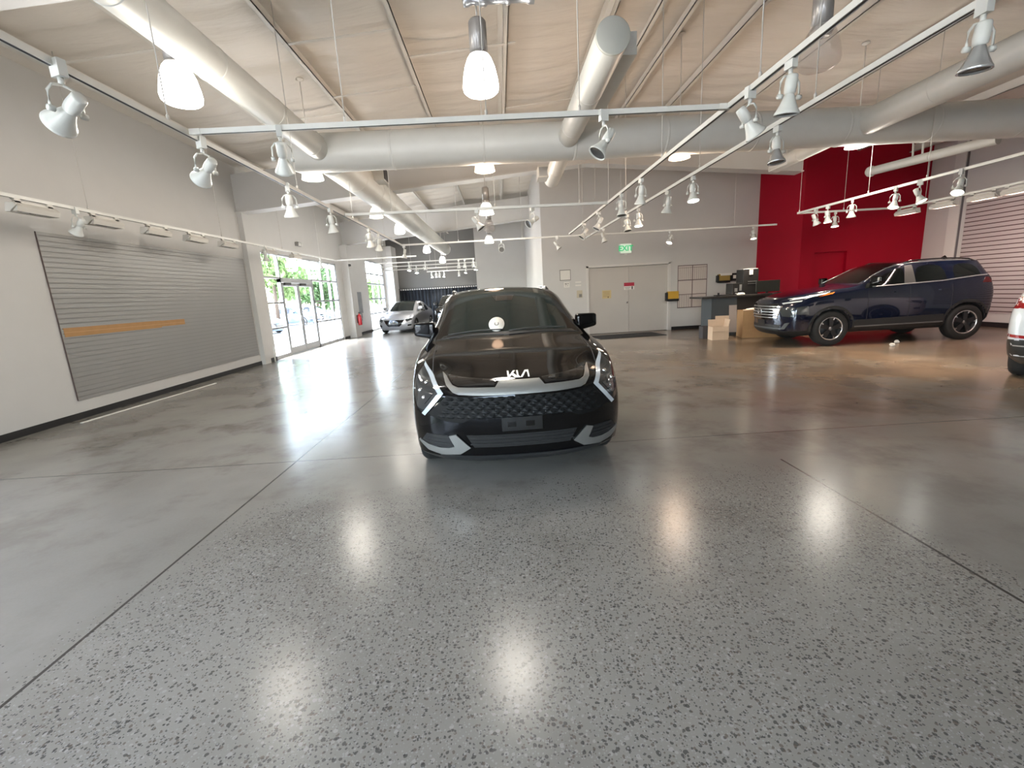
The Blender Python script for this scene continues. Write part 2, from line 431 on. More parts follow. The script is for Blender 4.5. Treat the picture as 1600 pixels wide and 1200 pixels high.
# double door in back wall
fr = MB()
for x in (DX0-.07, DX1-.01): fr.box(x, x+.08, YD-.02, YD+.19, 0, DH+.06)
fr.box(DX0-.07, DX1+.07, YD-.02, YD+.19, DH, DH+.07)
d1 = struct(fr.build('door_frame_back', mat('door_frame_paint', (.63, .61, .585), .4)))
M_DOOR = mat('door_paint', (.50, .47, .44), .45, noise=.05, nscale=1.5)
DM = (DX0+DX1)/2 + .02
d1 = struct(MB().box(DX0+.01, DM-.004, YD+.06, YD+.11, .012, DH-.01).build('door_1', M_DOOR))
MB().lathe([(.0, -.075), (.022, -.07), (.032, -.055), (.03, -.035), (.012, -.025), (.012, 0)], 16,
           Matrix.Translation((DM-.07, YD+.06, 1.03)) @ Matrix.Rotation(-PI/2, 4, 'X'), False).build('door_knob', M_CHROME, d1).data.transform(Matrix.Identity(4))
d3 = struct(MB().box(DM+.004, DX1-.01, YD+.06, YD+.11, .012, DH-.01).build('door_3', M_DOOR))
M_FRAME = mat('window_frame_aluminium', (.36, .37, .38), .4, metal=.5)
M_GLASS = None
def glass_material():
    m = bpy.data.materials.new('window_glass'); m.use_nodes = True; nt = m.node_tree; N = nt.nodes; L = nt.links
    N.remove(N['Principled BSDF'])
    tr = N.new('ShaderNodeBsdfTransparent'); tr.inputs[0].default_value = (.965, .975, .97, 1)
    gl = N.new('ShaderNodeBsdfGlossy'); gl.inputs['Roughness'].default_value = .01
    lw = N.new('ShaderNodeLayerWeight'); lw.inputs[0].default_value = .5
    pw = N.new('ShaderNodeMath'); pw.operation = 'POWER'; L.new(lw.outputs['Facing'], pw.inputs[0]); pw.inputs[1].default_value = 5
    ml = N.new('ShaderNodeMath'); ml.operation = 'MULTIPLY_ADD'; L.new(pw.outputs[0], ml.inputs[0]); ml.inputs[1].default_value = .5; ml.inputs[2].default_value = .03
    mx = N.new('ShaderNodeMixShader'); L.new(ml.outputs[0], mx.inputs[0]); L.new(tr.outputs[0], mx.inputs[1]); L.new(gl.outputs[0], mx.inputs[2])
    L.new(mx.outputs[0], N['Material Output'].inputs[0]); return m
M_GLASS = glass_material()
# entrance glazing (window_1): frame, panes, door leaves
xf0, xf1 = WL-.13, WL-.03
Y0, Y1, Zt = GL[0], GL[1], GL[3]
posts = [Y0, 14.38, 16.78, 17.7, 18.55, Y1-.06]
g = MB()
for y in posts: g.box(xf0, xf1, y, y+.06, 0, Zt)
g.box(xf0, xf1, Y0, Y1, Zt-.06, Zt)
g.box(xf0, xf1, Y0, 14.38, 0, .10); g.box(xf0, xf1, 16.78, Y1, 0, .10)
for z in (.88, 1.63, 2.38):
    g.box(xf0, xf1, Y0, 14.38, z, z+.055); g.box(xf0, xf1, 16.78, Y1, z, z+.055)
g.box(xf0, xf1, 14.38, 16.78, 2.28, 2.42)
w = struct(g.build('window_1', M_FRAME))
for k, (a, b, z0, z1) in enumerate(((Y0+.06, 14.38, .1, Zt-.06), (14.44, 16.78, 2.42, Zt-.06), (16.84, 17.7, .1, Zt-.06), (17.76, 18.55, .1, Zt-.06), (18.61, Y1-.06, .1, Zt-.06))):
    MB().box(WL-.085, WL-.079, a, b, z0, z1).build('pane', M_GLASS, w)
for nm, a, b in (('door_4', 14.45, 15.58), ('door_5', 15.60, 16.77)):
    g = MB().box(xf0+.02, xf1-.01, a, a+.09, .01, 2.27).box(xf0+.02, xf1-.01, b-.09, b, .01, 2.27).box(xf0+.02, xf1-.01, a+.09, b-.09, .01, .24).box(xf0+.02, xf1-.01, a+.09, b-.09, 2.17, 2.27)
    d = struct(g.build(nm, M_FRAME))
    MB().box(WL-.085, WL-.079, a+.09, b-.09, .24, 2.17).build('pane', M_GLASS, d)
    yy = b-.13 if nm == 'door_4' else a+.13
    MB().sweep([(xf1, yy, .9), (xf1+.05, yy, .9), (xf1+.05, yy, 1.2), (xf1, yy, 1.2)], .012).build('door_handle', M_ALU, d)
    MB().box(xf1-.01, xf1+.05, a+.15, a+.55, 2.2, 2.27).build('door_closer', M_DARK, d)
def storefront(name, axis, fixed, a0, a1, z0, z1, nv, zs):
    g = MB(); t = .1
    def bx(a, b, c, d): g.box(*((fixed, fixed+t, a, b) if axis == 'X' else (a, b, fixed, fixed+t)), c, d)
    for k in range(nv+1):
        a = a0+(a1-a0-.06)*k/nv; bx(a, a+.06, z0, z1)
    for z in [z0, z1-.06]+list(zs): bx(a0, a1, z, z+.06)
    w = struct(g.build(name, M_FRAME))
    f = fixed+.05; q = (f, f+.006, a0+.03, a1-.03) if axis == 'X' else (a0+.03, a1-.03, f, f+.006)
    MB().box(*q, z0+.03, z1-.03).build('pane', M_GLASS, w)
storefront('window_2', 'X', WL-.13, G2[0], G2[1], 0, G2[3], 3, (.85, 1.62, 2.40, 2.92))
storefront('unseen_window_side', 'X', WL-.13, G3[0], G3[1], G3[2], G3[3], 6, (2.2,))
storefront('unseen_window_rear', 'Y', -6.65, G4[0], G4[1], G4[2], G4[3], 4, (2.3,))
# the side and rear windows are out of view, enlarged for ambient daylight
# ================================================================ outdoors, seen through the entrance glazing
M_ASPH = mat('pale_asphalt', (.30, .30, .30), .85, noise=.1, nscale=8)
M_KERB = mat('kerb_concrete', (.55, .54, .52), .8)
M_LEAF = mat('foliage', (.075, .14, .04), .6, noise=.5, nscale=3)
M_LEAF2 = mat('foliage_light', (.16, .25, .07), .6, noise=.4, nscale=3)
M_BARK = mat('bark', (.10, .07, .05), .9, noise=.3, nscale=20)
struct(MB().box(-60, -7.0, -40, 70, -.25, -.05).build('ground_outside', M_ASPH))
struct(MB().box(-9.4, -7.0, -20, 40, -.05, -.02).build('pavement', M_KERB))
struct(MB().box(-40, 60, -60, -6.9, -.25, -.06).build('ground_front', M_ASPH))
def tree(x, y, h, r, m, label, seed):
    rnd = random.Random(seed)
    t = empty('tree', (x, y, -.05)); tag(t, label, 'tree', 'trees beyond the parking area')
    MB().tube((0, 0, 0), (0.1, 0, h*.55), .16, 10, .09).tube((.05, 0, h*.4), (.8, .4, h*.7), .07, 8, .04).tube((.05, 0, h*.42), (-.6, .7, h*.72), .07, 8, .04).build('trunk', M_BARK, t)
    bm = bmesh.new()
    blobs = [(rnd.gauss(0, r*.45), rnd.gauss(0, r*.45), h*.62 + rnd.uniform(-.28, .34)*h, rnd.uniform(.35, .6)*r) for _ in range(16)]
    for k in range(5200):
        bx, by, bz, br = rnd.choice(blobs)
        d = Vector((rnd.gauss(0, 1), rnd.gauss(0, 1), rnd.gauss(0, 1))).normalized()*br*rnd.uniform(.6, 1.05)
        c = Vector((bx, by, bz)) + d; s = rnd.uniform(.12, .30)
        q = Euler((rnd.uniform(0, 6), rnd.uniform(0, 6), rnd.uniform(0, 6))).to_matrix()
        vs = [bm.verts.new(c + q @ Vector(p)) for p in ((-s, 0, 0), (0, -s*.5, .02), (s, 0, 0), (0, s*.5, .02))]
        bm.faces.new(vs)
    g = MB(); g.bm = bm; g.build('foliage', m, t)
tree(-17.2, 35.5, 8.0, 2.3, M_LEAF2, 'light green tree seen through the narrow panes left of the entrance doors', 1)
tree(-20, 50.5, 5.2, 2.2, M_LEAF, 'dark green tree seen behind the right entrance door leaf', 2)
tree(-20.5, 56.5, 4.6, 2.2, M_LEAF, 'low green tree seen through the panes right of the entrance doors', 3)
tree(-19, 72, 4.2, 2.2, M_LEAF2, 'distant pale green tree seen low through the far window', 4)
tree(-17, -3, 6.5, 2.8, M_LEAF, 'leafy tree outside the side window behind the viewer', 6)
# ================================================================ ducts
DZ = 4.0
BIG = tag(empty('air_duct', (-3.1, 8.1, DZ)), 'thick white round main air duct crossing the showroom under the roof frame', 'duct')
r = .295
g = MB()
prof = [(0, -.30), (.14, -.275), (.24, -.2), (.285, -.09), (r, 0)]
z = 0
while z < 15.6:
    z2 = min(z+1.5, 15.75); prof += [(r, z2-.03), (r+.006, z2-.02), (r+.006, z2+.0), (r, z2+.01)]; z = z2
g.lathe(prof, 48, Matrix.Translation((0, 0, 0)) @ Matrix.Rotation(PI/2, 4, 'Y'))
g.build('duct_body', M_DUCT, BIG, smooth=22)
def duct(loc, p1, rad, label, endcap=True, name='duct_body'):
    root = tag(empty('air_duct', loc), label, 'duct')
    p = Vector(p1)-Vector(loc); L = p.length; T = p.to_track_quat('Z', 'Y').to_matrix().to_4x4()
    pr = []
    z = 0
    while z < L-.05:
        z2 = min(z+1.22, L); pr += [(rad, z), (rad, z2-.02), (rad+.005, z2-.012), (rad+.005, z2)]; z = z2
    MB().lathe(pr, 40, T, True).build('duct_body', M_DUCT, root, smooth=22)
    return root
d = duct((-2.76, -3.4, DZ), (-2.76, 7.98, DZ), .172, 'slim white round air duct running from the near left ceiling into the main duct')
MB().box(-.12, .12, 10.95, 11.35, -.06, .15).build('collar', M_DUCT, d)
d = duct((-2.72, 8.3, DZ-.0), (-2.72, 24.6, DZ), .30, 'thick white round air duct running away towards the dark curtain')
MB().box(.2, .5, 1.6, 2.0, -.02, .26).build('damper_box', M_DUCT, d); MB().box(.5, .51, 1.63, 1.97, .01, .23).build('grille', M_DARK, d)
d = duct((1.27, 4.97, DZ), (1.27, 7.95, DZ), .17, 'short white round air duct with a flat round end cap above the black car')
MB().lathe([(0, -.004), (.165, -.004), (.172, .0), (.172, .03)], 40, Matrix.Rotation(-PI/2, 4, 'X')).build('end_cap', mat('duct_cap', (.46, .465, .42), .5), d)
MB().box(.17, .34, .35, 2.2, -.02, .2).build('return_box', M_DUCT, d)
d = duct((1.27, 8.25, DZ-.02), (1.27, 10.25, DZ-.1), .16, 'stub of white duct with a side box, behind the main duct above the black car')
MB().box(-.34, -.12, 1.45, 1.85, -.15, .06).build('damper_box', M_DUCT, d); MB().box(-.32, -.14, 1.44, 1.45, -.13, .04).build('grille', M_ALU, d)
d = duct((6.2, 3.0, DZ), (6.2, 7.95, DZ), .2, 'white round air duct coming down from the upper right corner into the main duct')
d = duct((6.15, 8.25, DZ-.02), (6.15, 10.3, DZ-.05), .13, 'stub of white air duct with a wire frame beside the red wall')
g = MB(); a, b = .13, .13
g.sweep([(-.2, 1.35, .16), (-.2, 1.35, -.16), (-.2, 1.95, -.16), (-.2, 1.95, .16)], .012, 6).sweep([(-.2, 1.35, .16), (.16, 1.35, .16)], .012, 6).sweep([(-.2, 1.95, .16), (.16, 1.95, .16)], .012, 6)
g.build('hanger_frame', M_WHITE, d)
A = onZ(1360, 268, 3.95); B = onZ(1560, 217, 3.95)
d = duct(tuple(A), tuple(A + (B-A)*1.0), .095, 'narrow white round duct hanging in front of the red wall')
MB().lathe([(0, -.10), (.06, -.09), (.105, -.05), (.12, 0), (.12, .04), (.1, .05)], 28, Matrix.Identity(4)).build('end_cap', M_DUCT, d).rotation_euler = (B-A).to_track_quat('Z', 'Y').to_euler()
for t in (.38, .46):
    q = (B-A)*t; MB().tube(q, q+Vector((.0, .05, .75)), .02, 8).build('hanger', M_WHITE, d)

# ================================================================ track rails with hanger cables
TZ = 3.05
def rail(p0, p1, label, cables, group=None):
    p0 = Vector((*p0, TZ)); p1 = Vector((*p1, TZ)); d = p1-p0; L = d.length; a = math.atan2(d.y, d.x)
    root = tag(empty('track_rail', p0, a), label, 'track', group)
    g = MB().box(0, L, -.018, .018, -.018, .02).box(0, L, -.018, -.011, -.022, -.018).box(0, L, .011, .018, -.022, -.018)
    g.box(0, .09, -.021, .021, -.023, .022).box(L-.09, L, -.021, .021, -.023, .022)
    g.build('rail', M_WHITE, root)
    MB().box(.05, L-.05, -.011, .011, -.0205, -.0185).build('conductor_slot', M_DARK, root)
    for t in cables:
        t, zt = t if isinstance(t, tuple) else (t, None)
        p = p0 + d*(t/L); zt = zt-TZ if zt else roofz(p.x)-.15-TZ
        MB().tube((t, 0, .02), (t, 0, zt), .0045, 6).lathe([(.012, .02), (.012, .06), (.004, .07)], 8, Matrix.Translation((t, 0, 0))).build('suspension_cable', M_CABLE, root)
    return root
rail((-2.52, .8), (-2.66, 13.2), 'long white ceiling track on the left, slanting down past the round main duct', (1.0, 3.2, 5.6, (8.0, 3.72), (10.4, 3.72)))
rail((2.1, 1.2), (2.0, 12.7), 'left one of the two long parallel tracks on the right of the ceiling', (1.2, 2.55, 4.6, 7.2, 9.6))
rail((2.86, 1.2), (2.68, 13.9), 'right one of the two long parallel tracks on the right of the ceiling', (1.6, 3.0, 5.2, 8.6, 11.4))
rail((-2.52, 4.2), (2.08, 4.22), 'nearest cross track, running from the left ceiling track to the right pair', (1.3, 2.5, 3.3))
rail((-2.58, 8.25), (2.05, 8.42), 'second cross track, in front of the white frame beam above the black car', ((.8, 3.74), (2.6, 3.74), (4.1, 3.74)))
rail((-2.66, 13.2), (7.95, 13.1), 'third cross track, ending at a small lamp in front of the red wall', (1.6, 3.4, 6.2, 9.4))
rail((-5.8, 3.2), (-5.8, 16.8), 'low left track carrying box lamps above the grey slatwall panel', (3.75, 6.9, 9.6, 12.2))
rail((-5.8, 16.8), (-2.9, 16.8), 'short cross track high in front of the glass entrance', (1.5,))
rail((-5.2, 19.4), (-.95, 19.4), 'upper rail of the stacked far tracks left of the pale blue wall', (.6, 2.4))
rail((-5.4, 21.6), (-1.0, 21.6), 'second rail down of the stacked far tracks', (1.4,))
rail((-6.1, 24.1), (-1.2, 24.1), 'third rail down of the stacked far tracks', (2.9,))
rail((-4.2, 27.4), (-1.3, 27.4), 'lowest and farthest short rail in front of the dark curtain', (1.2,))
rail((7.25, 4.6), (7.2, 11.05), 'upper slanting track in front of the red wall at the right', (1.2, 3.2, 4.4, 6.4))
rail((7.2, 11.05), (9.7, 11.05), 'short level track meeting the slanting one in front of the red wall', (1.1,))
rail((9.7, 11.05), (9.75, 5.0), 'lower right track carrying flat pink-lit box lamps', (.6, 3.0))

# ================================================================ lamps on the tracks
M_LAMP = mat('lamp_white_enamel', (.62, .63, .61), .3)
M_REFL = mat('lamp_reflector', (.55, .56, .57), .25, metal=.7)
M_LENS = mat('lamp_lens_off', (.10, .10, .10), .15)
M_LIT = mat('lamp_lens_lit', (1, .95, .85), .3, emit=(1, .84, .62), estr=20)
M_LITW = mat('lamp_lens_lit_cool', (1, 1, .95), .3, emit=(1, .97, .9), estr=24)
def spot(loc, yaw, tilt, label, lit=0, group=None, s=1.2, power=0):
    """track lamp: adapter, yoke, socket, bell head, lens; tilt 0 = straight down"""
    root = tag(empty('track_spotlight', loc, yaw), label, 'spotlight', group)
    MB().box(-.018, .018, -.03, .03, -.045, .028).tube((0, 0, -.045), (0, 0, -.075), .012, 10).build('track_adapter', M_LAMP, root)
    g = MB()
    for sx in (-1, 1):
        g.sweep([(0, 0, -.075), (sx*.04, 0, -.085), (sx*.062, 0, -.115), (sx*.064, 0, -.17), (sx*.058, .0, -.20)], .006, 6)
    g.tube((-.075, 0, -.19), (-.05, 0, -.19), .014, 8).tube((.05, 0, -.19), (.075, 0, -.19), .014, 8)
    g.build('yoke', M_LAMP, root)
    h = empty('lamp_head', (0, 0, -.19)); h.parent = root; h.rotation_euler = (tilt, 0, 0)
    MB().lathe([(0, .115), (.026, .113), (.031, .105), (.033, .05), (.03, .02), (.022, .012)], 20).build('socket', M_LAMP, h)
    MB().lathe([(.022, .016), (.030, .0), (.042, -.035), (.058, -.068), (.066, -.08), (.068, -.092), (.062, -.092), (.06, -.082), (.05, -.06), (.03, -.02), (.0, -.01)], 28, caps=False).build('bell', M_LAMP if lit != 3 else M_REFL, h)
    MB().lathe([(0, -.078), (.035, -.080), (.060, -.084)], 20, caps=False).build('lens', (M_LIT if lit == 1 else M_LITW) if lit in (1, 2) else M_LENS, h)
    root.scale = (s, s, s)
    if power:
        l = bpy.data.lights.new('spot_beam', 'SPOT'); l.energy = power; l.spot_size = 1.25; l.spot_blend = .6; l.shadow_soft_size = .05; l.color = (1, .80, .60) if lit == 1 else (1, .95, .88)
        o = bpy.data.objects.new('spot_beam', l); link(o, h); o.location = (0, 0, -.10)
    return root
T = lambda u, v: onZ(u, v, TZ-.02)
def onrail(u, x=None, y=None):
    """point on a rail (constant x or constant y, height TZ) seen at image column u"""
    best = None
    for v in range(0, 520):
        p = onZ(u, v, TZ-.02) if ray(u, v).z > 0 else None
        if p is None or p.y < 0: continue
        e = abs(p.x-x) if x is not None else abs(p.y-y)
        if best is None or e < best[0]: best = (e, p)
    p = best[1]
    return Vector((x if x is not None else p.x, y if y is not None else p.y, TZ-.02))
R = math.radians
G = 'track lamps'
ord_ = ['nearest', 'second', 'third', 'fourth', 'fifth', 'sixth', 'seventh', 'eighth', 'ninth', 'tenth']
# left long track
for k, (u, yaw, tilt) in enumerate(((90, 70, 66), (313, 60, 62), (449, 20, 15), (516, -10, 10), (576, 0, 20), (591, 30, 25))):
    spot(onrail(u, x=-2.52-.011*k*2), R(yaw), R(tilt), 'white bell track lamp, unlit, %s from the viewer on the long left ceiling track' % ord_[k], 0, G, s=1.3)
spot(Vector((-2.60, 13.2, TZ-.02)), R(90), R(10), 'small white lamp at the far corner of the long left ceiling track', 0, G)
# nearest cross track
spot(onrail(436, y=4.2), R(200), R(-38), 'white bell lamp at the left of the nearest cross track, tipped to the right', 0, G)
spot(onrail(943, y=4.2), R(-75), R(-38), 'white bell lamp at the right of the nearest cross track, leaning right', 0, G)
# long pair on the right
for k, (u, yaw, tilt) in enumerate(((1237, 10, 8), (1172, 100, -40), (1001, 10, 12), (970, 0, -10), (935, -80, -30), (912, -80, -40))):
    spot(onrail(u, x=2.09-.014*k), R(yaw), R(tilt), 'unlit white lamp, %s from the viewer on the left of the long right tracks' % ord_[k], 0, G)
for k, (u, yaw, tilt, lit) in enumerate(((1540, 0, 5, 3), (1216, 10, -5, 3), (1084, 0, -12, 2), (1044, 30, 12, 0), (998, 0, -8, 2), (980, 20, -15, 0), (943, 60, -15, 0))):
    spot(onrail(u, x=2.84-.02*k), R(yaw), R(tilt), 'white lamp%s, %s from the viewer on the right of the long right tracks' % (' glowing' if lit == 2 else '', ord_[k]), lit, G, power=0)
spot(onrail(745, y=8.34), R(75), R(-35), 'unlit track lamp on the second cross track, left of the middle pendant', 0, G)
spot(onrail(831, y=8.40), R(-60), R(-60), 'unlit track lamp on the second cross track, facing the white wall corner', 0, G)
for k, (u, yaw, tilt, lit, lb) in enumerate(((783, 0, -70, 0, 'seen face on against the pale blue wall'), (870, 70, -35, 0, 'just right of the white wall corner'), (1048, -60, -30, 2, 'over the right edge of the double doors'), (1178, 0, -10, 1, 'shining warm beside the red wall'))):
    spot(onrail(u, y=13.14), R(yaw), R(tilt), 'small track lamp on the third cross track, %s' % lb, lit, G, power=150 if lit == 1 else 80 if lit else 0)
# red wall tracks
for k, (u, yaw, tilt, lit) in enumerate(((1277, 90, -25, 0), (1296, 20, -10, 1), (1332, -40, 10, 0), (1401, -60, -20, 1), (1437, 30, -25, 1), (1503, -60, -30, 2))):
    spot(onrail(u, x=7.21), R(yaw), R(tilt), '%s lamp from the left on the slanting track before the red wall%s' % (ord_[k].capitalize() if k else 'First', ', lit' if lit else ', unlit'), lit, G, power=120 if lit == 1 else 0)
spot(onrail(1307, y=11.05), R(-20), R(-10), 'lit lamp alone on the short level track before the red wall', 1, G, power=130)
# low left track
spot(onrail(116, x=-5.8), R(80), R(40), 'white track lamp between two box lamps above the left slatwall panel', 0, G)
spot(onrail(411, x=-5.8), R(20), R(10), 'dark looking track lamp over the near edge of the entrance glazing', 0, G)
spot(onrail(502, x=-5.8), R(0), R(0), 'tiny track lamp over the middle of the entrance glazing', 0, G)
# far stacked tracks
far = [(638, 19.4, 2), (649, 21.6, 2), (664, 19.4, 0), (716, 19.4, 0), (726, 19.4, 0), (727, 24.1, 2), (716, 27.4, 2), (694, 27.4, 2), (686, 27.4, 2), (680, 27.4, 2), (675, 27.4, 2), (739, 19.4, 0), (743, 21.6, 2)]
for k, (u, y, lit) in enumerate(far):
    row = {19.4: 'upper', 21.6: 'second', 24.1: 'third', 27.4: 'lowest'}[y]
    n = sum(1 for f in far if f[1] == y and f[0] < u)
    spot(onrail(u, y=y), R(random.uniform(-60, 60)), R(random.uniform(-20, 20)), 'small %s lamp, %s from the left on the %s far rail' % ('bright' if lit else 'dull', 'first' if n == 0 else ord_[n], row), lit, G, power=40 if lit else 0)
# box shaped wall washers
M_BOXL = mat('box_lamp_enamel', (.60, .58, .54), .4)
M_PINKL = mat('box_lamp_lit', (.9, .7, .62), .4, emit=(1, .62, .5), estr=.9)
def washer(p, side, label, lit=False):
    """linear box lamp parallel to the Y-running rail"""
    root = tag(empty('wall_washer_lamp', p), label, 'lamp', 'box shaped wall washers')
    MB().box(-.016, .016, -.24, .24, -.05, -.03).box(-.016, .016, -.24, -.17, -.05, .004).box(-.016, .016, .17, .24, -.05, .004).build('track_adapter', M_BOXL, root)
    g = MB().prism([(side*-.02, -.05), (side*.075, -.05), (side*.10, -.155), (side*-.045, -.155), (side*-.065, -.10)], -.27, .27)
    g.build('housing', M_BOXL, root)
    MB().box(-.015, .04, -.215, .215, -.1575, -.1555).build('diffuser', M_PINKL if lit else M_LENS, root)
    if lit and side > 0:
        l = bpy.data.lights.new('tube_light', 'AREA'); l.shape = 'RECTANGLE'; l.size = .05; l.size_y = .42; l.energy = 16; l.color = (1, .74, .66)
        lo = bpy.data.objects.new('tube_light', l); link(lo, root); lo.location = (.02, 0, -.165); lo.rotation_euler = (0, -side*.6, 0)
    MB().sweep([(0, -.275, -.0), (side*-.07, -.28, -.08), (side*.02, -.28, -.155)], .010, 6).build('bracket', M_BOXL, root)
    return root
for k, u in enumerate((52, 162, 243, 306, 355, 372)):
    p = onrail(u, x=-5.8)
    if k == 5: p = Vector((-5.8, 12.1, TZ-.02))
    washer(p, -1, 'white box lamp over the left slatwall panel, %s from the viewer' % ord_[k])
washer(Vector((-5.8, 13.6, TZ-.02)), -1, 'pinkish box lamp over the near corner of the entrance glazing', True)
for k, u in enumerate((1420, 1476, 1536, 1594)):
    washer(onrail(u, x=9.72), 1, 'pink-lit flat box lamp, %s from the left on the lower right track' % ('first' if k == 0 else ord_[k]), True)

# ================================================================ pendant lamps
def pendant_glass(name, lit):
    m = mat(name, (.9, .88, .84), .25, emit=lit[0], estr=lit[1]); return m
M_PG = {'hot': pendant_glass('pendant_glass_lit', ((1, .985, .96), 4.5)), 'warm': pendant_glass('pendant_glass_warm', ((1, .62, .40), 1.15)), 'dim': pendant_glass('pendant_glass_dim', ((1, .95, .82), 1.0))}
def clear_glass():
    m = bpy.data.materials.new('pendant_glass_clear'); m.use_nodes = True; nt = m.node_tree; N = nt.nodes; L = nt.links
    N.remove(N['Principled BSDF'])
    tr = N.new('ShaderNodeBsdfTransparent'); tr.inputs[0].default_value = (.93, .91, .9, 1)
    df = N.new('ShaderNodeBsdfPrincipled'); df.inputs['Base Color'].default_value = (.6, .56, .53, 1); df.inputs['Roughness'].default_value = .12
    mx = N.new('ShaderNodeMixShader'); mx.inputs[0].default_value = .22
    L.new(tr.outputs[0], mx.inputs[1]); L.new(df.outputs[0], mx.inputs[2]); L.new(mx.outputs[0], N['Material Output'].inputs[0]); return m
M_PG['clear'] = clear_glass()
M_PHOUS = mat('pendant_housing', (.42, .40, .38), .35, metal=.4)
def pendant(x, y, kind, label, power, zb=3.55):
    s = 1.0; root = tag(empty('pendant_lamp', (x, y, zb)), label, 'pendant lamp', 'bell pendants')
    prof = [(.092, .335), (.118, .30), (.15, .22), (.172, .12), (.18, .05), (.172, .015), (.15, -.004), (.10, -.02), (.0, -.028)] if kind != 'warm' and kind != 'dim' else \
           [(.085, .27), (.12, .235), (.155, .15), (.18, .05), (.188, .0), (.183, .0), (.15, .14), (.115, .225), (.08, .262)]
    MB().lathe([(r_*s, z*s) for r_, z in prof], 40, caps=False).build('glass_shade', M_PG[kind], root, smooth=60)
    if kind in ('warm', 'dim'):
        MB().lathe([(0, .01), (.17, .012), (.178, .018)], 32, caps=False).build('diffuser', M_PG[kind], root)
    MB().lathe([(.088, .27), (.098, .30), (.098, .335), (.09, .345)], 36).build('collar', M_PHOUS, root)
    MB().lathe([(.0, .64), (.07, .64), (.086, .62), (.088, .36), (.0, .345)], 40, caps=False, ribs=1, ribd=.09).build('ballast_housing', M_PHOUS, root)
    zt = roofz(x)-.02-zb
    MB().tube((0, 0, .64), (0, 0, zt), .009, 8).build('stem', M_WHITE2, root)
    MB().lathe([(.0, zt), (.06, zt), (.065, zt-.02), (.02, zt-.05)], 20).build('canopy', M_WHITE2, root)
    if power:
        l = bpy.data.lights.new('pendant_light', 'POINT'); l.energy = power; l.shadow_soft_size = .26; l.color = (1, .93, .82) if kind != 'warm' else (1, .75, .55)
        o = bpy.data.objects.new('pendant_light', l); link(o, root); o.location = (0, 0, -.32)
    return root
PW = 58
pendant(-.06, 4.98, 'hot', 'bright white bell pendant hanging nearest, above the black car', PW*.6)
pendant(-2.95, 4.88, 'hot', 'bright white bell pendant beside the slim duct at upper left', PW*.5)
pendant(3.22, 4.78, 'clear', 'unlit clear glass pendant half hidden by a long track at upper right', 0)
pendant(-.13, 8.8, 'warm', 'warm glowing pendant peeking below the main duct, straight above the black car', PW*.5, 3.77)
pendant(-3.25, 8.8, 'dim', 'white pendant peeking below the left end of the main duct', PW*.6, 3.78)
pendant(3.45, 8.8, 'warm', 'warm pendant whose rim shows below the main duct, over the exit sign', PW*.6, 3.82)
pendant(6.75, 8.8, 'dim', 'pendant barely showing below the main duct in front of the red wall', PW*.6, 3.86)
pendant(-.2, 12.0, 'dim', 'small lit pendant in the middle row, just beyond the second cross track', PW*.6)
pendant(-.2, 15.2, 'clear', 'unlit pendant in the middle row, between two lit ones', 0)
pendant(-.28, 18.6, 'dim', 'farthest pendant of the middle row, against the pale blue wall', PW*.6)
pendant(-3.3, 13.3, 'dim', 'small lit pendant left of the receding thick duct, nearer one', PW*.3, 3.83)
pendant(-3.36, 16.6, 'hot', 'small bright pendant left of the receding thick duct, farther one', PW*.35, 3.82)
pendant(-3.43, 23.0, 'hot', 'tiny bright pendant by the far end of the thick duct, upper one', PW*.4, 3.72)
pendant(-3.1, 26.4, 'hot', 'tiny bright pendant by the far end of the thick duct, lower one', PW*.4, 3.45)
# ceiling fitting at the top edge of the picture
p = onZ(775, 1, 4.3)
o = tag(empty('conduit_bar', (p.x-.32, p.y-.02, p.z)), 'grey ribbed bar fitting at the top edge above the nearest pendant', 'fitting')
MB().lathe([(0, 0), (.05, .01), (.055, .05), (.04, .08), (.04, .15), (.055, .16), (.055, .22), (.038, .24), (.038, .4), (.05, .41), (.05, .45), (.036, .46), (.036, .6), (.05, .62), (.05, .68), (0, .69)], 20, Matrix.Rotation(PI/2, 4, 'Y')).build('ribbed_bar', M_ALU, o)
MB().tube((.12, 0, 0), (.12, 0, roofz(p.x)-.1-p.z), .008, 8).tube((.6, 0, 0), (.6, 0, roofz(p.x)-.1-p.z), .008, 8).build('hanger', M_WHITE2, o)
from mathutils.geometry import tessellate_polygon
# ================================================================ cars
def paint(name, color, metal=.3, rough=.28, coat=1.):
    return mat(name, color, rough, metal=metal, coat=coat)
M_BLACKP = paint('black_car_paint', (.0025, .0025, .0028), 0., .05, 0.)
M_BLACKP.node_tree.nodes['Principled BSDF'].inputs['Specular IOR Level'].default_value = .38
M_BLUEP = paint('dark_blue_car_paint', (.002, .006, .024), .4, .2)
M_SILVERP = paint('silver_car_paint', (.50, .51, .54), .5, .3)
M_WHITEP = paint('white_car_paint', (.72, .74, .78), 0, .3)
M_GREYP = paint('blue_grey_car_paint', (.20, .26, .33), .3, .3)
M_TINT = mat('tinted_car_glass', (.006, .008, .008), .03, spec=.55)
M_WSGLASS = mat('windscreen_glass', (.010, .017, .016), .04, spec=.33)
M_CLAD = mat('grey_black_cladding', (.018, .019, .020), .42)
M_GLOSSB = mat('gloss_black_trim', (.004, .004, .0045), .08, coat=.5)
M_LAMPG = mat('headlamp_lens', (.05, .055, .06), .08, coat=1, metal=.5)
M_DRL = mat('daytime_light_strip', (.62, .68, .74), .16, metal=.35, coat=.6)
M_TAIL = mat('red_tail_lens', (.30, .006, .008), .12, coat=.6)
M_AMBER = mat('amber_lens', (.65, .16, .03), .15, coat=.5)
M_RIMD = mat('dark_alloy', (.035, .035, .038), .35, metal=.6)
M_RIML = mat('machined_alloy', (.62, .62, .64), .25, metal=.9)

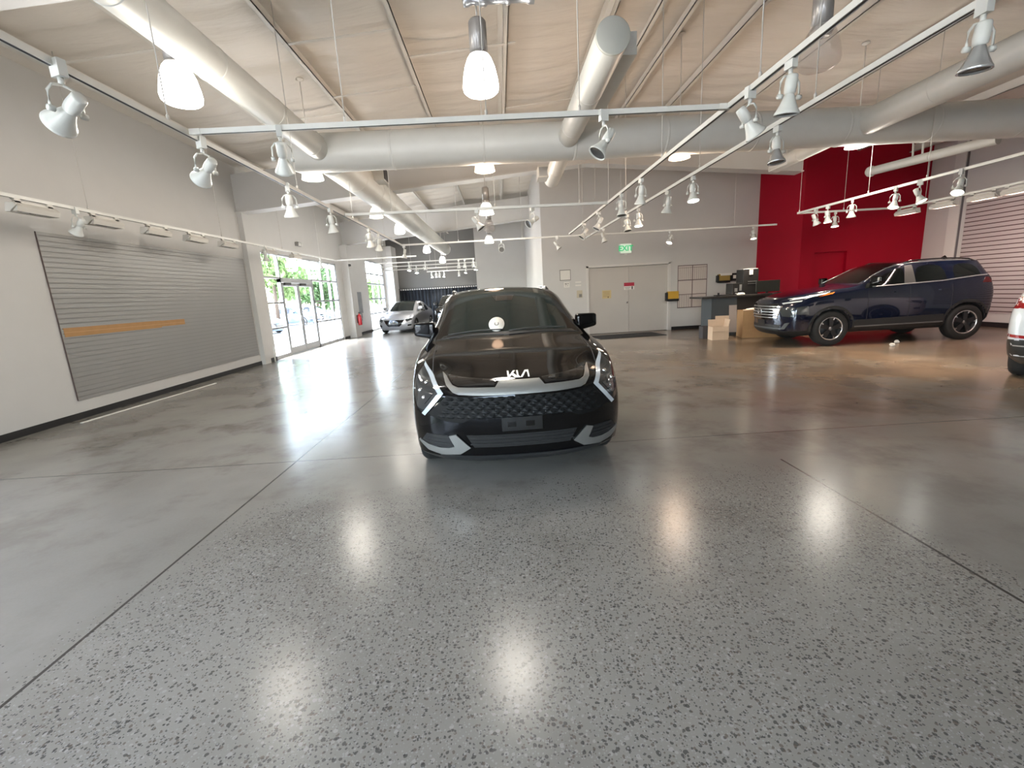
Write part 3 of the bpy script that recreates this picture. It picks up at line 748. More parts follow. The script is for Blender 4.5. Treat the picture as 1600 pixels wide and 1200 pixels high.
TS = [0, .34, .66, .88, 1.0]
SLOT = [mat('slot_%d' % k, (.5, .5, .5)) for k in range(5)]
def car_body(spec, lvl=3):
    """lattice box cage -> subdivided closed body; returns evaluated mesh with material slots body/glass/clad"""
    st = spec['st']; NR = 7; N = len(st); C = TS
    bm = bmesh.new(); cr = bm.edges.layers.float.new('crease_edge')
    V = {}
    def vert(key, p):
        if key not in V: V[key] = bm.verts.new(p)
        return V[key]
    # ring data: each station dict(y, W[7], Z[7], tb (top bow), crown)
    def cen(k): return C[k]
    cols = list(range(-4, 5))
    def X(t, w): return math.copysign(w*C[abs(t)], t) if t else 0.
    fr, re = spec['front'], spec['rear']
    def sidepos(i, r, sgn):
        s = st[i]
        y = s['y'] + (s.get('dy', [0]*7)[r])
        if i == 0: y = fr['y'][r] + fr['bow'][r]
        if i == N-1: y = spec['L'] - re['y'][r] - re['bow'][r]
        return (sgn*s['W'][r], y, s['Z'][r])
    def endpos(i, r, t):
        s = st[i]; a = C[abs(t)]; e = fr if i == 0 else re
        bow = e['bow'][r]*a**e.get('pw', 2.6)
        y = e['y'][r] + bow; y = y if i == 0 else spec['L'] - y
        z = s['Z'][r] + (e.get('crown', 0.)*(1-a*a) if r >= 5 else 0)
        return (X(t, s['W'][r]), y, z)
    def toppos(i, t):
        s = st[i]; a = C[abs(t)]
        return (X(t, s['W'][6]), s['y'] + s.get('dy', [0]*7)[6] - s.get('bow', 0)*(1-a*a), s['Z'][6] + s.get('crown', .02)*(1-a**2.2))
    def botpos(i, t):
        s = st[i]; return (X(t, s['W'][0]), s['y'], s['Z'][0])
    for i in range(N):
        for r in range(NR):
            for t in cols:
                onside = abs(t) == 4
                if i in (0, N-1): vert((i, r, t), endpos(i, r, t) if not onside else sidepos(i, r, 1 if t > 0 else -1))
                elif onside: vert((i, r, t), sidepos(i, r, 1 if t > 0 else -1))
                elif r == 6: vert((i, r, t), toppos(i, t))
                elif r == 0: vert((i, r, t), botpos(i, t))
    def face(a, b, c, d, m=0):
        f = bm.faces.new((V[a], V[b], V[c], V[d])); f.material_index = m; f.smooth = True; return f
    gl = spec['glass']  # dict windshield:(i0,i1) rear:(i0,i1) side:[(i0,i1),...]
    for r in range(NR-1):
        for t in range(-4, 4):
            face((0, r, t), (0, r, t+1), (0, r+1, t+1), (0, r+1, t), 2 if r < spec.get('cladrow', 1) else 0)
            m = 2 if r < spec.get('cladrow', 1) else 0
            if 'rearface' in gl and gl['rearface'][0] <= r < gl['rearface'][1] and -3 <= t < 3: m = 1
            face((N-1, r, t+1), (N-1, r, t), (N-1, r+1, t), (N-1, r+1, t+1), m)
    for i in range(N-1):
        for t in range(-4, 4):
            m = 0
            for k in ('windshield', 'rear'):
                if k in gl and gl[k][0] <= i < gl[k][1] and -3 <= t < 3: m = 3 if k == 'windshield' else 1
            face((i, 6, t), (i, 6, t+1), (i+1, 6, t+1), (i+1, 6, t), m)
            face((i, 0, t+1), (i, 0, t), (i+1, 0, t), (i+1, 0, t+1), 2)
        for r in range(NR-1):
            m = 2 if r < spec.get('cladrow', 1) else 0
            if r == 4 and any(a <= i < b for a, b in gl['side']): m = 1
            face((i, r, 4), (i+1, r, 4), (i+1, r+1, 4), (i, r+1, 4), m)
            face((i+1, r, -4), (i, r, -4), (i, r+1, -4), (i+1, r+1, -4), m)
    bmesh.ops.recalc_face_normals(bm, faces=bm.faces)
    def crease(a, b, v):
        e = bm.edges.get((V[a], V[b]))
        if e: e[cr] = max(e[cr], v)
    for e in bm.edges:
        ms = {f.material_index for f in e.link_faces}
        if len(ms) > 1: e[cr] = .95 if ms != {0, 2} else .5
    for (r, v) in spec.get('rowcrease', {}).items():
        for i in range(N-1):
            for s_ in (4, -4): crease((i, r, s_), (i+1, r, s_), v)
    for (i, r, v) in spec.get('frontcrease', []):
        for t in range(-4, 4): crease((i, r, t), (i, r, t+1), v)
    for (i, v) in spec.get('topcrease', []):
        for t in range(-4, 4): crease((i, 6, t), (i, 6, t+1), v)
    me = bpy.data.meshes.new('car_cage'); bm.to_mesh(me); bm.free()
    for k in range(4): me.materials.append(SLOT[k])
    o = bpy.data.objects.new('car_cage', me); COL.objects.link(o)
    md = o.modifiers.new('s', 'SUBSURF'); md.levels = md.render_levels = lvl
    cuts = []
    for (wy, wz, wr, ww) in spec['arches']:
        g = MB()
        for s_ in (-1, 1):
            g.lathe([(wr, 0), (wr, .42)], 48, Matrix.Translation((s_*(ww-.30) if s_ > 0 else -(ww-.30)-.42, wy, wz)) @ Matrix.Rotation(PI/2, 4, 'Y'))
        cut = g.build('arch_cutter', SLOT[4]); cuts.append(cut)
        b = o.modifiers.new('b', 'BOOLEAN'); b.operation = 'DIFFERENCE'; b.solver = 'EXACT'; b.object = cut; b.material_mode = 'TRANSFER'
    dg = bpy.context.evaluated_depsgraph_get(); dg.update()
    ev = bpy.data.meshes.new_from_object(o.evaluated_get(dg))
    for c in cuts: bpy.data.objects.remove(c, do_unlink=True)
    bpy.data.objects.remove(o, do_unlink=True)
    return ev
def split_body(ev, mats, parent, names):
    """one object for each material index"""
    out = {}
    nm = len(ev.materials)
    bmall = bmesh.new(); bmall.from_mesh(ev)
    idxs = sorted({f.material_index for f in bmall.faces})
    for ix in idxs:
        b = bmall.copy()
        bmesh.ops.delete(b, geom=[f for f in b.faces if f.material_index != ix], context='FACES')
        parts = [b]
        key = ix if ix < 4 else 4
        me = bpy.data.meshes.new(names[key]); 
        for f in b.faces: f.material_index = 0
        b.to_mesh(me); b.free(); me.materials.append(mats[key])
        o = bpy.data.objects.new(names[key], me); link(o, parent); out[key] = o
    return out, bmall
def split_loose(o, name_fn):
    """split a part object into its connected islands, each an object of its own"""
    bm = bmesh.new(); bm.from_mesh(o.data); seen = set(); isl = []
    bm.verts.ensure_lookup_table()
    for v in bm.verts:
        if v.index in seen: continue
        st_ = [v]; seen.add(v.index); cur = []
        while st_:
            x = st_.pop(); cur.append(x.index)
            for e in x.link_edges:
                w = e.other_vert(x)
                if w.index not in seen: seen.add(w.index); st_.append(w)
        isl.append(set(cur))
    if len(isl) > 1:
        for s_ in isl:
            b = bm.copy(); b.verts.ensure_lookup_table()
            c = sum((b.verts[i].co for i in s_), Vector())/len(s_)
            bmesh.ops.delete(b, geom=[v for v in b.verts if v.index not in s_], context='VERTS')
            nm = name_fn(c); me = bpy.data.meshes.new(nm); b.to_mesh(me); b.free(); me.materials.append(o.data.materials[0])
            link(bpy.data.objects.new(nm, me), o.parent)
        bpy.data.objects.remove(o, do_unlink=True)
    bm.free()
def conform(bvh, poly, axis, off, thick, m, name, parent, step=.03, sgn=1, far=None, holes=None):
    """thick trim laid onto the body: polygon in a projection plane, cast onto the body
       axis 'F': (x,z) cast along +y ; 'S': (y,z) cast along -sgn*x ; 'T': (x,y) cast down; 'R': (x,z) cast along -y"""
    bm = bmesh.new()
    polys = poly if isinstance(poly[0][0], (tuple, list)) else [poly]
    for pl in polys:
        pv = [Vector((p[0], p[1], 0)) for p in pl]
        vs = [bm.verts.new(p) for p in pv]
        for tri in tessellate_polygon([pv]):
            try: bm.faces.new([vs[i] for i in tri])
            except ValueError: pass
    xs = [v.co.x for v in bm.verts]; ys = [v.co.y for v in bm.verts]
    for ax, lo, hi in ((0, min(xs), max(xs)), (1, min(ys), max(ys))):
        k = math.ceil((hi-lo)/step)
        for q in range(1, k):
            c = [0, 0, 0]; c[ax] = lo+(hi-lo)*q/k; n = [0, 0, 0]; n[ax] = 1
            bmesh.ops.bisect_plane(bm, geom=bm.verts[:]+bm.edges[:]+bm.faces[:], plane_co=c, plane_no=n)
    miss = []
    last = None
    for v in bm.verts:
        a, b = v.co.x, v.co.y
        if axis == 'F': o, d = Vector((a, -2, b)), Vector((0, 1, 0))
        elif axis == 'R': o, d = Vector((a, 8, b)), Vector((0, -1, 0))
        elif axis == 'S': o, d = Vector((sgn*3, a, b)), Vector((-sgn, 0, 0))
        else: o, d = Vector((a, b, 4)), Vector((0, 0, -1))
        h = bvh.ray_cast(o, d)
        if h[0] is None:
            miss.append((v, o, d)); continue
        v.co = h[0] - d*off; last = v
    good = [v for v in bm.verts if v not in [x[0] for x in miss]]
    for v, o, d in miss:
        h = bvh.find_nearest(o + d*(2.5))
        v.co = h[0]-d*off if h[0] is not None else o + d*2
    bmesh.ops.recalc_face_normals(bm, faces=bm.faces)
    d = {'F': Vector((0, 1, 0)), 'R': Vector((0, -1, 0)), 'S': Vector((-sgn, 0, 0)), 'T': Vector((0, 0, -1))}[axis]
    r = bmesh.ops.extrude_face_region(bm, geom=bm.faces[:])
    for g in r['geom']:
        if isinstance(g, bmesh.types.BMVert): g.co += d*(thick+off)
    bmesh.ops.recalc_face_normals(bm, faces=bm.faces)
    g = MB(); g.bm = bm
    return g.build(name, m, parent, smooth=35)
def mirror(pl): return [(-x, z) for x, z in pl][::-1]
def wheel(parent, x, y, z, r, w, side, style=5, name='wheel', faceR=.70):
    """side=+1: outer face towards +x"""
    wr = empty(name, (x, y, z)); wr.parent = parent; wr.rotation_euler = (0, 0, 0 if side > 0 else PI)
    Ry = Matrix.Rotation(PI/2, 4, 'Y'); ri = r*faceR
    MB().lathe([(ri-.01, -w/2+.02), (ri+.01, -w/2), (r-.03, -w/2), (r-.004, -w/2+.03), (r, -w/2+.06), (r, -.05), (r-.006, -.048), (r-.006, -.042), (r, -.04), (r, .04), (r-.006, .042), (r-.006, .048), (r, .05), (r, w/2-.06), (r-.004, w/2-.03), (r-.03, w/2), (ri+.01, w/2), (ri-.012, w/2-.02)], 64, Ry, caps=False).build('tyre', M_TYRE, wr, smooth=50)
    g = MB().lathe([(ri-.012, w/2-.018), (ri, w/2-.005), (ri-.012, w/2-.002), (ri-.022, w/2-.012), (ri-.03, .0), (ri-.03, -w/2+.02)], 64, Ry, caps=False)
    g.lathe([(0, w/2-.03), (.03, w/2-.03), (.065, w/2-.04), (.07, w/2-.07), (0, w/2-.07)], 32, Ry, caps=False)
    g.build('rim', M_RIML if style != 0 else M_RIMD, wr, smooth=40)
    MB().lathe([(0, -.02), (ri-.03, -.02), (ri-.03, 0), (0, 0)], 40, Ry).build('brake_disc', M_DARK, wr)
    n = style if style else 5
    for k in range(n):
        a = 2*PI*k/n
        g = MB(); R_ = Matrix.Rotation(a, 4, 'X')
        x0, x1 = w/2-.05, w/2-.012
        g.prism([(-.035, .04), (.035, .04), (.075, ri-.015), (.02, ri-.008), (-.05, ri-.015)], x0, x1, 'X', R_)
        g.build('spoke', M_RIMD, wr)
        g = MB(); g.prism([(.040, ri-.07), (.058, ri-.07), (.085, ri-.015), (.045, ri-.012)], x1-.002, x1+.004, 'X', R_)
        g.build('spoke_edge', M_RIML, wr)
    return wr
def mirror_unit(parent, x, y, z, s, m, size=1.):
    """door mirror on side s (+1 = +x), arm foot at (x,y,z)"""
    r = empty('door_mirror', (x, y, z)); r.parent = parent
    bm = bmesh.new(); bmesh.ops.create_cube(bm, size=1)
    for v in bm.verts:
        c = v.co.copy(); k = .72 if c.x*s > 0 else 1.
        v.co = Vector((c.x*.23, c.y*.15*k + (.03 if c.x*s > 0 else 0), c.z*.19*k + (.02 if c.x*s > 0 else 0)))
    lay = bm.edges.layers.float.new('crease_edge')
    for e in bm.edges: e[lay] = .45
    me = bpy.data.meshes.new('mirror_housing'); bm.to_mesh(me); bm.free(); me.materials.append(m)
    for f in me.polygons: f.use_smooth = True
    o = bpy.data.objects.new('mirror_housing', me); link(o, r); o.location = (s*.155*size, 0, .10); o.scale = (size,)*3
    md = o.modifiers.new('s', 'SUBSURF'); md.levels = md.render_levels = 3
    for e in me.attributes: pass
    MB().prism([(-.03, .0), (.05, .0), (.035, .07), (-.02, .07)], 0, .10, 'Y', Matrix.Translation((s*.015, -.04, -.03)) @ Matrix.Diagonal((s, 1, 1, 1))).build('mirror_arm', M_GLOSSB, r)
    MB().box(-.085, .085, .062, .066, -.055, .06).build('mirror_glass', M_CHROME, r, loc=(s*.15, 0, .10))
    return r

# ---- the black car in the middle
def S(y, W, Z, bow=0, crown=.02, dy=None):
    d = dict(y=y, W=W, Z=Z, bow=bow, crown=crown)
    if dy: d['dy'] = dy
    return d
KIA = dict(L=4.66, cladrow=1,
  front=dict(y=[.20, .06, .02, .00, .03, .11, .25], bow=[.34, .34, .34, .38, .40, .36, .30], pw=3.4, crown=.0),
  rear=dict(y=[.22, .10, .02, .02, .10, .26, .42], bow=[.22, .22, .22, .22, .20, .16, .14], pw=2.8),
  st=[
   S(0, [.80, .90, .925, .905, .85, .77, .67], [.14, .25, .50, .74, .84, .895, .94], 0, .0),
   S(.62, [.80, .93, .955, .95, .905, .81, .71], [.14, .26, .56, .84, .965, 1.01, 1.03], .10, .015),
   S(.90, [.80, .93, .96, .955, .91, .81, .72], [.20, .32, .60, .88, 1.02, 1.065, 1.085], .10, .02),
   S(1.10, [.78, .92, .94, .94, .905, .81, .735], [.17, .28, .58, .90, 1.05, 1.105, 1.12], .12, .03),
   S(1.20, [.78, .92, .93, .93, .90, .79, .725], [.17, .28, .58, .90, 1.07, 1.135, 1.155], .13, .02, [0, 0, 0, 0, .0, .0, .0]),
   S(1.95, [.76, .90, .93, .93, .895, .70, .625], [.20, .30, .58, .91, 1.085, 1.47, 1.525], .10, .045),
   S(2.20, [.76, .90, .93, .93, .89, .68, .61], [.20, .30, .58, .91, 1.09, 1.545, 1.595], .08, .05),
   S(2.75, [.76, .90, .93, .93, .89, .68, .61], [.20, .30, .58, .92, 1.10, 1.57, 1.615], 0, .05),
   S(2.85, [.76, .90, .93, .93, .89, .68, .61], [.20, .30, .58, .92, 1.10, 1.57, 1.615], 0, .05),
   S(3.45, [.76, .91, .95, .94, .885, .66, .59], [.20, .32, .60, .93, 1.12, 1.55, 1.605], 0, .05),
   S(3.95, [.76, .91, .955, .945, .88, .60, .54], [.20, .32, .62, .94, 1.14, 1.48, 1.56], 0, .045),
   S(4.25, [.74, .88, .92, .92, .84, .58, .52], [.22, .34, .62, .95, 1.14, 1.44, 1.53], 0, .04),
   S(4.66, [.66, .78, .84, .84, .78, .60, .50], [.26, .38, .62, .92, 1.10, 1.30, 1.42], 0, .0),
  ],
  glass=dict(windshield=(4, 6), side=[(5, 7), (8, 10)], rearface=(4, 6)),
  arches=[(.90, .36, .40, .95), (3.68, .36, .40, .95)],
  rowcrease={6: .35, 4: .5, 1: .3}, frontcrease=[(0, 6, .2)], topcrease=[(4, .6)])
KR = empty('car', (.125, 3.46, 0), math.radians(2.6))
tag(KR, 'black compact crossover facing the viewer in the middle of the showroom', 'car')
ev = car_body(KIA)
mats = [M_BLACKP, M_TINT, M_CLAD, M_WSGLASS, M_DARK]
parts, kb = split_body(ev, mats, KR, ['car_body', 'window_glass', 'lower_cladding', 'windscreen', 'wheel_arch'])
bvh = BVHTree.FromBMesh(kb)
def both(poly, *a, **k):
    conform(bvh, poly, *a, **k)
    conform(bvh, [mirror(p) for p in poly] if isinstance(poly[0][0], (tuple, list)) else mirror(poly), *a, **k)
split_loose(parts[1], lambda c: 'rear_window' if abs(c.x) < .1 else 'side_window')
split_loose(parts[4], lambda c: 'wheel_arch')
# grille: dark field with rows of slanted scales
conform(bvh, [(-.60, .785), (-.40, .772), (0, .768), (.40, .772), (.60, .785), (.78, .62), (.62, .575), (.48, .565), (.40, .60), (0, .605), (-.40, .60), (-.48, .565), (-.62, .575), (-.78, .62)], 'F', .004, .02, mat('grille_field', (.004, .004, .0045), .6, spec=.2), 'upper_grille', KR)
g = MB()
rnd = random.Random(2)
for row in range(5):
    z = .615 + row*.036
    for k in range(-10, 11):
        x = k*.082 + (.041 if row % 2 else 0)
        lim = .56 + (.785-z)*.9
        if abs(x) > lim: continue
        bm_ = g.bm
        def S_(px, pz, dy):
            h = bvh.ray_cast(Vector((px, -2, pz)), Vector((0, 1, 0)))
            return None if h[0] is None else Vector((px, h[0].y+dy, pz))
        pts = [S_(x-.038, z, -.005), S_(x-.020, z+.016, -.005), S_(x+.022, z+.016, -.005), S_(x+.038, z, -.005), S_(x+.020, z-.014, -.005), S_(x-.022, z-.014, -.005), S_(x+.004, z-.006, -.019)]
        if any(p is None for p in pts): continue
        v = [bm_.verts.new(p) for p in pts]
        for q in range(6): bm_.faces.new((v[q], v[(q+1) % 6], v[6]))
        bm_.faces.new(v[5::-1])
g.build('grille_scales', mat('grille_scale', (.006, .0065, .007), .5, spec=.18), KR, recalc=True)
# bright little blades in the middle of the grille
g = MB()
for kx in (-.30, -.20, -.105, 0., .10, .20):
    for row in range(3):
        z = .635+row*.036
        h = bvh.ray_cast(Vector((kx, -2, z)), Vector((0, 1, 0))); y = h[0].y
        v = [g.bm.verts.new(p) for p in ((kx-.012, y-.006, z-.008), (kx-.010, y-.006, z+.010), (kx+.020, y-.008, z-.004), (kx-.004, y-.024, z))]
        for f in ((0, 1, 3), (1, 2, 3), (2, 0, 3), (2, 1, 0)): g.bm.faces.new([v[q] for q in f])
g.build('grille_blades', mat('grille_blade', (.22, .23, .24), .3, metal=.8), KR, recalc=True)
# silver bar with raised middle
conform(bvh, [(-.64, .935), (-.60, .862), (-.545, .812), (-.50, .798), (-.30, .790), (0, .788), (.30, .790), (.50, .798), (.545, .812), (.60, .862), (.64, .935), (.60, .915), (.545, .862), (.50, .848), (.20, .846), (.165, .888), (-.165, .888), (-.20, .846), (-.50, .848), (-.545, .862), (-.60, .915)], 'F', .016, .02, mat('dull_silver', (.30, .30, .29), .42, metal=.75), 'grille_bar', KR, step=.05)
# dark slot above the bar
both([(.185, .895), (.21, .855), (.50, .856), (.54, .87), (.59, .925), (.50, .915)], 'F', .003, .01, M_GLOSSB, 'bonnet_shut_trim', KR)
# headlamps: dark lens and arrow shaped light strip
both([(.80, 1.0), (.72, .92), (.64, .80), (.80, .615), (.87, .66), (.90, .80), (.885, .90)], 'F', .004, .02, M_LAMPG, 'headlamp', KR, step=.02)
both([(.81, 1.01), (.735, .93), (.625, .800), (.80, .607), (.83, .622), (.675, .797), (.755, .90), (.815, .985)], 'F', .012, .02, M_DRL, 'light_strip', KR, step=.02)
both([(.72, .79), (.80, .70), (.845, .74), (.84, .80)], 'F', .010, .01, M_LAMPG, 'lamp_reflector', KR, step=.02)
for s_ in (-1, 1):
    for k, (x, z) in enumerate(((.78, .86), (.835, .80), (.80, .75))):
        h = bvh.ray_cast(Vector((s_*x, -2, z)), Vector((0, 1, 0)))
        if h[0]: MB().lathe([(0, 0), (.016, .002), (.02, .010), (.02, .02)], 16, Matrix.Translation(h[0]+Vector((0, -.012, 0))) @ Matrix.Rotation(-PI/2, 4, 'X')).build('lamp_projector', M_CHROME, KR)
# number plate holder, lower intake, silver corner trims, fog vents
conform(bvh, [(-.165, .60), (.165, .60), (.165, .485), (-.165, .485)], 'F', .012, .02, mat('plate_black', (.006, .006, .006), .4), 'plate_holder', KR)
for a_ in (-.085, .065):
    conform(bvh, [(a_-.035, .565), (a_+.035, .565), (a_+.035, .52), (a_-.035, .52)], 'F', .015, .004, M_GLOSSB, 'plate_recess', KR)
conform(bvh, [(-.46, .455), (.46, .455), (.40, .345), (-.40, .345)], 'F', .002, .01, mat('intake_dark_mesh', (.004, .004, .004), .8), 'lower_intake', KR)  # near-black matte mesh across the lower intake
for z in (.37, .40, .43):
    conform(bvh, [(-.43, z), (.43, z), (.43, z+.010), (-.43, z+.010)], 'F', .010, .01, M_PLASTIC, 'intake_slat', KR)
both([(.545, .46), (.43, .345), (.52, .285), (.68, .270), (.80, .295), (.885, .365), (.87, .385), (.79, .350), (.70, .334), (.61, .337), (.565, .352), (.605, .445)], 'F', .016, .02, mat('dull_silver', (.30, .30, .29), .42, metal=.75), 'corner_trim', KR, step=.02)
both([(.615, .45), (.585, .40), (.575, .348), (.61, .335), (.76, .342), (.85, .38), (.80, .45)], 'F', .004, .01, M_PLASTIC, 'fog_vent', KR, step=.03)
for z in (.37, .40, .43):
    both([(.60, z), (.80, z+.004), (.80, z+.016), (.60, z+.012)], 'F', .012, .01, M_CLAD, 'vent_slat', KR)
conform(bvh, [(-.70, .27), (.70, .27), (.66, .225), (-.66, .225)], 'F', .012, .02, M_CLAD, 'chin_lip', KR)
# badge letters on the bonnet lip: K I A in one slanted stroke
def badge():
    g = MB()
    H = .045; polys = [
        [(0, 0), (.014, 0), (.014, 1), (0, 1)], [(.014, .30), (.05, 1), (.068, 1), (.024, .12)], [(.024, .55), (.058, 0), (.078, 0), (.036, .72)],
        [(.066, 0), (.082, 0), (.098, 1), (.084, 1), (.070, .28)], [(.078, 0), (.092, 0), (.138, 1), (.150, 1), (.150, .85), (.104, 0)],
        [(.136, 0), (.150, 0), (.150, 1), (.136, 1)]]
    out = []
    polys = [[(0, 0), (.016, 0), (.016, 1), (0, 1)],
             [(.010, .25), (.052, 1), (.070, 1), (.014, .02)],
             [(.026, .55), (.060, 0), (.094, 0), (.040, .80)],
             [(.078, 0), (.092, 0), (.092, 1), (.078, 1)],
             [(.092, 0), (.106, 0), (.092, .30)],
             [(.104, 0), (.120, 0), (.166, 1), (.150, 1)],
             [(.152, 1), (.180, 1), (.180, 0), (.166, 0), (.166, .70), (.158, .74)]]
    return [[((x-.09)*1.0-.0, .900 + z*.040) for x, z in p] for p in polys]
for k, p in enumerate(badge()): pass
conform(bvh, badge(), 'F', .008, .01, mat('badge_silver', (.8, .8, .8), .35, metal=.3), 'badge', KR, step=.05)
# white disc standing for a pendant's reflection on the windscreen
h = bvh.ray_cast(Vector((-.115, -2, 1.262)), Vector((0, 1, 0))); nrm = h[1]
o = MB().lathe([(0, 0), (.082, 0), (.082, .002), (0, .002)], 40).build('reflection_disc', M_PAPER, KR, loc=h[0]+nrm*.004); o.rotation_euler = nrm.to_track_quat('Z', 'Y').to_euler(); o.scale = (1, 1.75, 1); o['label'] = 'round white disc standing for a lamp reflection'
g = MB().sweep([(-.018, .026, .003), (-.018, -.012, .003), (-.009, -.026, .003), (.009, -.026, .003), (.018, -.012, .003), (.018, .026, .003)], .004, 6)
o = g.build('disc_mark', M_DARK, KR, loc=h[0]+nrm*.004); o.rotation_euler = (nrm.to_track_quat('-Y', 'Z').to_matrix() @ Matrix.Rotation(PI/2, 3, 'X')).to_euler()
# black band, camera pod and wipers
conform(bvh, [(-.09, 1.72), (.09, 1.72), (.13, 1.86), (-.13, 1.86)], 'T', .003, .004, M_GLOSSB, 'camera_pod', KR)
conform(bvh, [(-.70, 1.165), (0, 1.055), (.70, 1.165), (.67, 1.21), (.2, 1.115), (-.2, 1.115), (-.67, 1.21)], 'T', .004, .006, M_PLASTIC, 'cowl_panel', KR, step=.05)
for x0, x1 in ((-.62, -.05), (.0, .60)):
    pts = []
    for k in range(8):
        t = k/7; x = x0+(x1-x0)*t; y = 1.20 - .09*(1-abs(x)/.62) + .02*t
        hh = bvh.ray_cast(Vector((x, y, 4)), Vector((0, 0, -1))); pts.append(hh[0]+Vector((0, -.01, .012)))
    MB().sweep(pts, .007, 6).build('wiper', M_DARK, KR)
both([(.735, .40), (.74, .70), (.735, 1.05), (.725, 1.05), (.730, .70), (.725, .40)], 'T', .0015, .004, M_DARK, 'bonnet_seam', KR, step=.06)
# chrome line along the window sills, doors seams and handles, roof rails
for s_ in (-1, 1):
    conform(bvh, [(1.75, 1.095), (4.0, 1.14), (4.0, 1.155), (1.75, 1.11)], 'S', .004, .01, M_SATIN, 'sill_trim', KR, step=.1, sgn=s_)
    for y in (2.0, 3.0):
        conform(bvh, [(y+.55, .93), (y+.75, .935), (y+.75, .965), (y+.55, .96)], 'S', .025, .02, M_BLACKP, 'door_handle', KR, sgn=s_)
    for y in (1.6, 2.72, 3.62):
        conform(bvh, [(y, .42), (y+.008, .42), (y+.008, 1.06), (y, 1.06)], 'S', .0015, .004, M_DARK, 'door_seam', KR, step=.1, sgn=s_)
    pts = []
    for k in range(12):
        y = 2.35+1.6*k/11; hh = bvh.ray_cast(Vector((s_*.60, y, 4)), Vector((0, 0, -1))); pts.append(hh[0]+Vector((0, 0, .02 if 0 < k < 11 else -.004)))
    MB().sweep(pts, .014, 8).build('roof_rail', M_GLOSSB, KR)
    conform(bvh, [(.9, 1.03), (.96, .80), (.90, .70)], 'R', .004, .01, M_TAIL, 'tail_lamp', KR) if False else None
conform(bvh, [(-.78, .98), (.78, .98), (.78, .93), (-.78, .93)], 'R', .006, .02, M_TAIL, 'tail_lamp', KR)
mirror_unit(KR, -.735, 1.50, 1.12, -1, M_BLACKP, 1.0); mirror_unit(KR, .735, 1.50, 1.12, 1, M_BLACKP, 1.0)
for y in (.90, 3.68):
    for s_ in (-1, 1): wheel(KR, s_*.80, y, .355, .355, .24, s_, 5)
# ---- dark blue three-row crossover by the red wall
th = math.radians(-94.2)
ex, ey = Vector((math.cos(th), math.sin(th))), Vector((-math.sin(th), math.cos(th)))
pf = Vector((7.4, 9.96)); root = pf - ey*1.12 - ex*.86
BR = empty('car', (root.x, root.y, 0), th)
tag(BR, 'dark blue large crossover parked sideways before the red wall', 'car')
ROG = dict(L=4.74, cladrow=1,
  front=dict(y=[.16, .05, .02, .0, .04, .09, .16], bow=[.28, .30, .32, .34, .34, .32, .26], pw=3.0),
  rear=dict(y=[.16, .06, .02, .0, .06, .30, .46], bow=[.16, .18, .18, .18, .18, .16, .14], pw=3.0),
  st=[
   S(0, [.78, .86, .89, .88, .84, .78, .70], [.22, .36, .62, .86, 1.00, 1.07, 1.10], 0, 0),
   S(.62, [.80, .90, .92, .92, .89, .82, .74], [.24, .36, .66, .96, 1.12, 1.18, 1.20], .08, .02),
   S(1.12, [.80, .90, .925, .925, .895, .83, .76], [.26, .38, .68, 1.0, 1.17, 1.23, 1.25], .10, .02),
   S(1.66, [.80, .90, .915, .92, .89, .83, .77], [.28, .40, .66, 1.03, 1.22, 1.275, 1.29], .12, .03),
   S(1.78, [.80, .90, .915, .92, .89, .81, .77], [.28, .40, .66, 1.04, 1.24, 1.32, 1.335], .12, .03),
   S(2.52, [.80, .90, .915, .92, .885, .735, .67], [.28, .40, .66, 1.06, 1.27, 1.645, 1.70], .10, .04),
   S(2.66, [.80, .90, .915, .92, .885, .72, .65], [.28, .40, .66, 1.06, 1.275, 1.675, 1.735], .06, .045),
   S(2.86, [.80, .90, .915, .92, .885, .71, .64], [.28, .40, .66, 1.07, 1.28, 1.70, 1.76], 0, .045),
   S(3.52, [.80, .90, .92, .925, .885, .705, .64], [.28, .40, .68, 1.09, 1.31, 1.705, 1.77], 0, .045),
   S(3.66, [.80, .90, .92, .925, .885, .70, .635], [.28, .40, .68, 1.10, 1.32, 1.70, 1.768], 0, .045),
   S(4.22, [.80, .90, .92, .92, .87, .68, .61], [.30, .42, .70, 1.12, 1.38, 1.665, 1.745], 0, .04),
   S(4.42, [.78, .88, .90, .90, .85, .66, .58], [.32, .44, .70, 1.12, 1.39, 1.63, 1.72], 0, .03),
   S(4.74, [.72, .82, .86, .87, .84, .66, .55], [.34, .46, .70, 1.02, 1.28, 1.50, 1.62], 0, 0),
  ],
  glass=dict(windshield=(4, 6), side=[(4, 6), (7, 8), (9, 10)], rearface=(4, 6)),
  arches=[(1.12, .40, .43, .93), (3.98, .40, .43, .93)],
  rowcrease={6: .35, 4: .55, 1: .3}, frontcrease=[(0, 6, .5), (0, 4, .3)], topcrease=[(4, .6)])
ev = car_body(ROG)
parts, rb = split_body(ev, [M_BLUEP, M_TINT, M_CLAD, M_TINT, M_DARK], BR, ['car_body', 'window_glass', 'lower_cladding', 'windscreen', 'wheel_arch'])
bv = BVHTree.FromBMesh(rb)
split_loose(parts[1], lambda c: 'rear_window' if abs(c.x) < .1 else 'side_window'); split_loose(parts[4], lambda c: 'wheel_arch')
def cf(poly, axis, off, thick, m, name, **k): return conform(bv, poly, axis, off, thick, m, name, BR, **k)
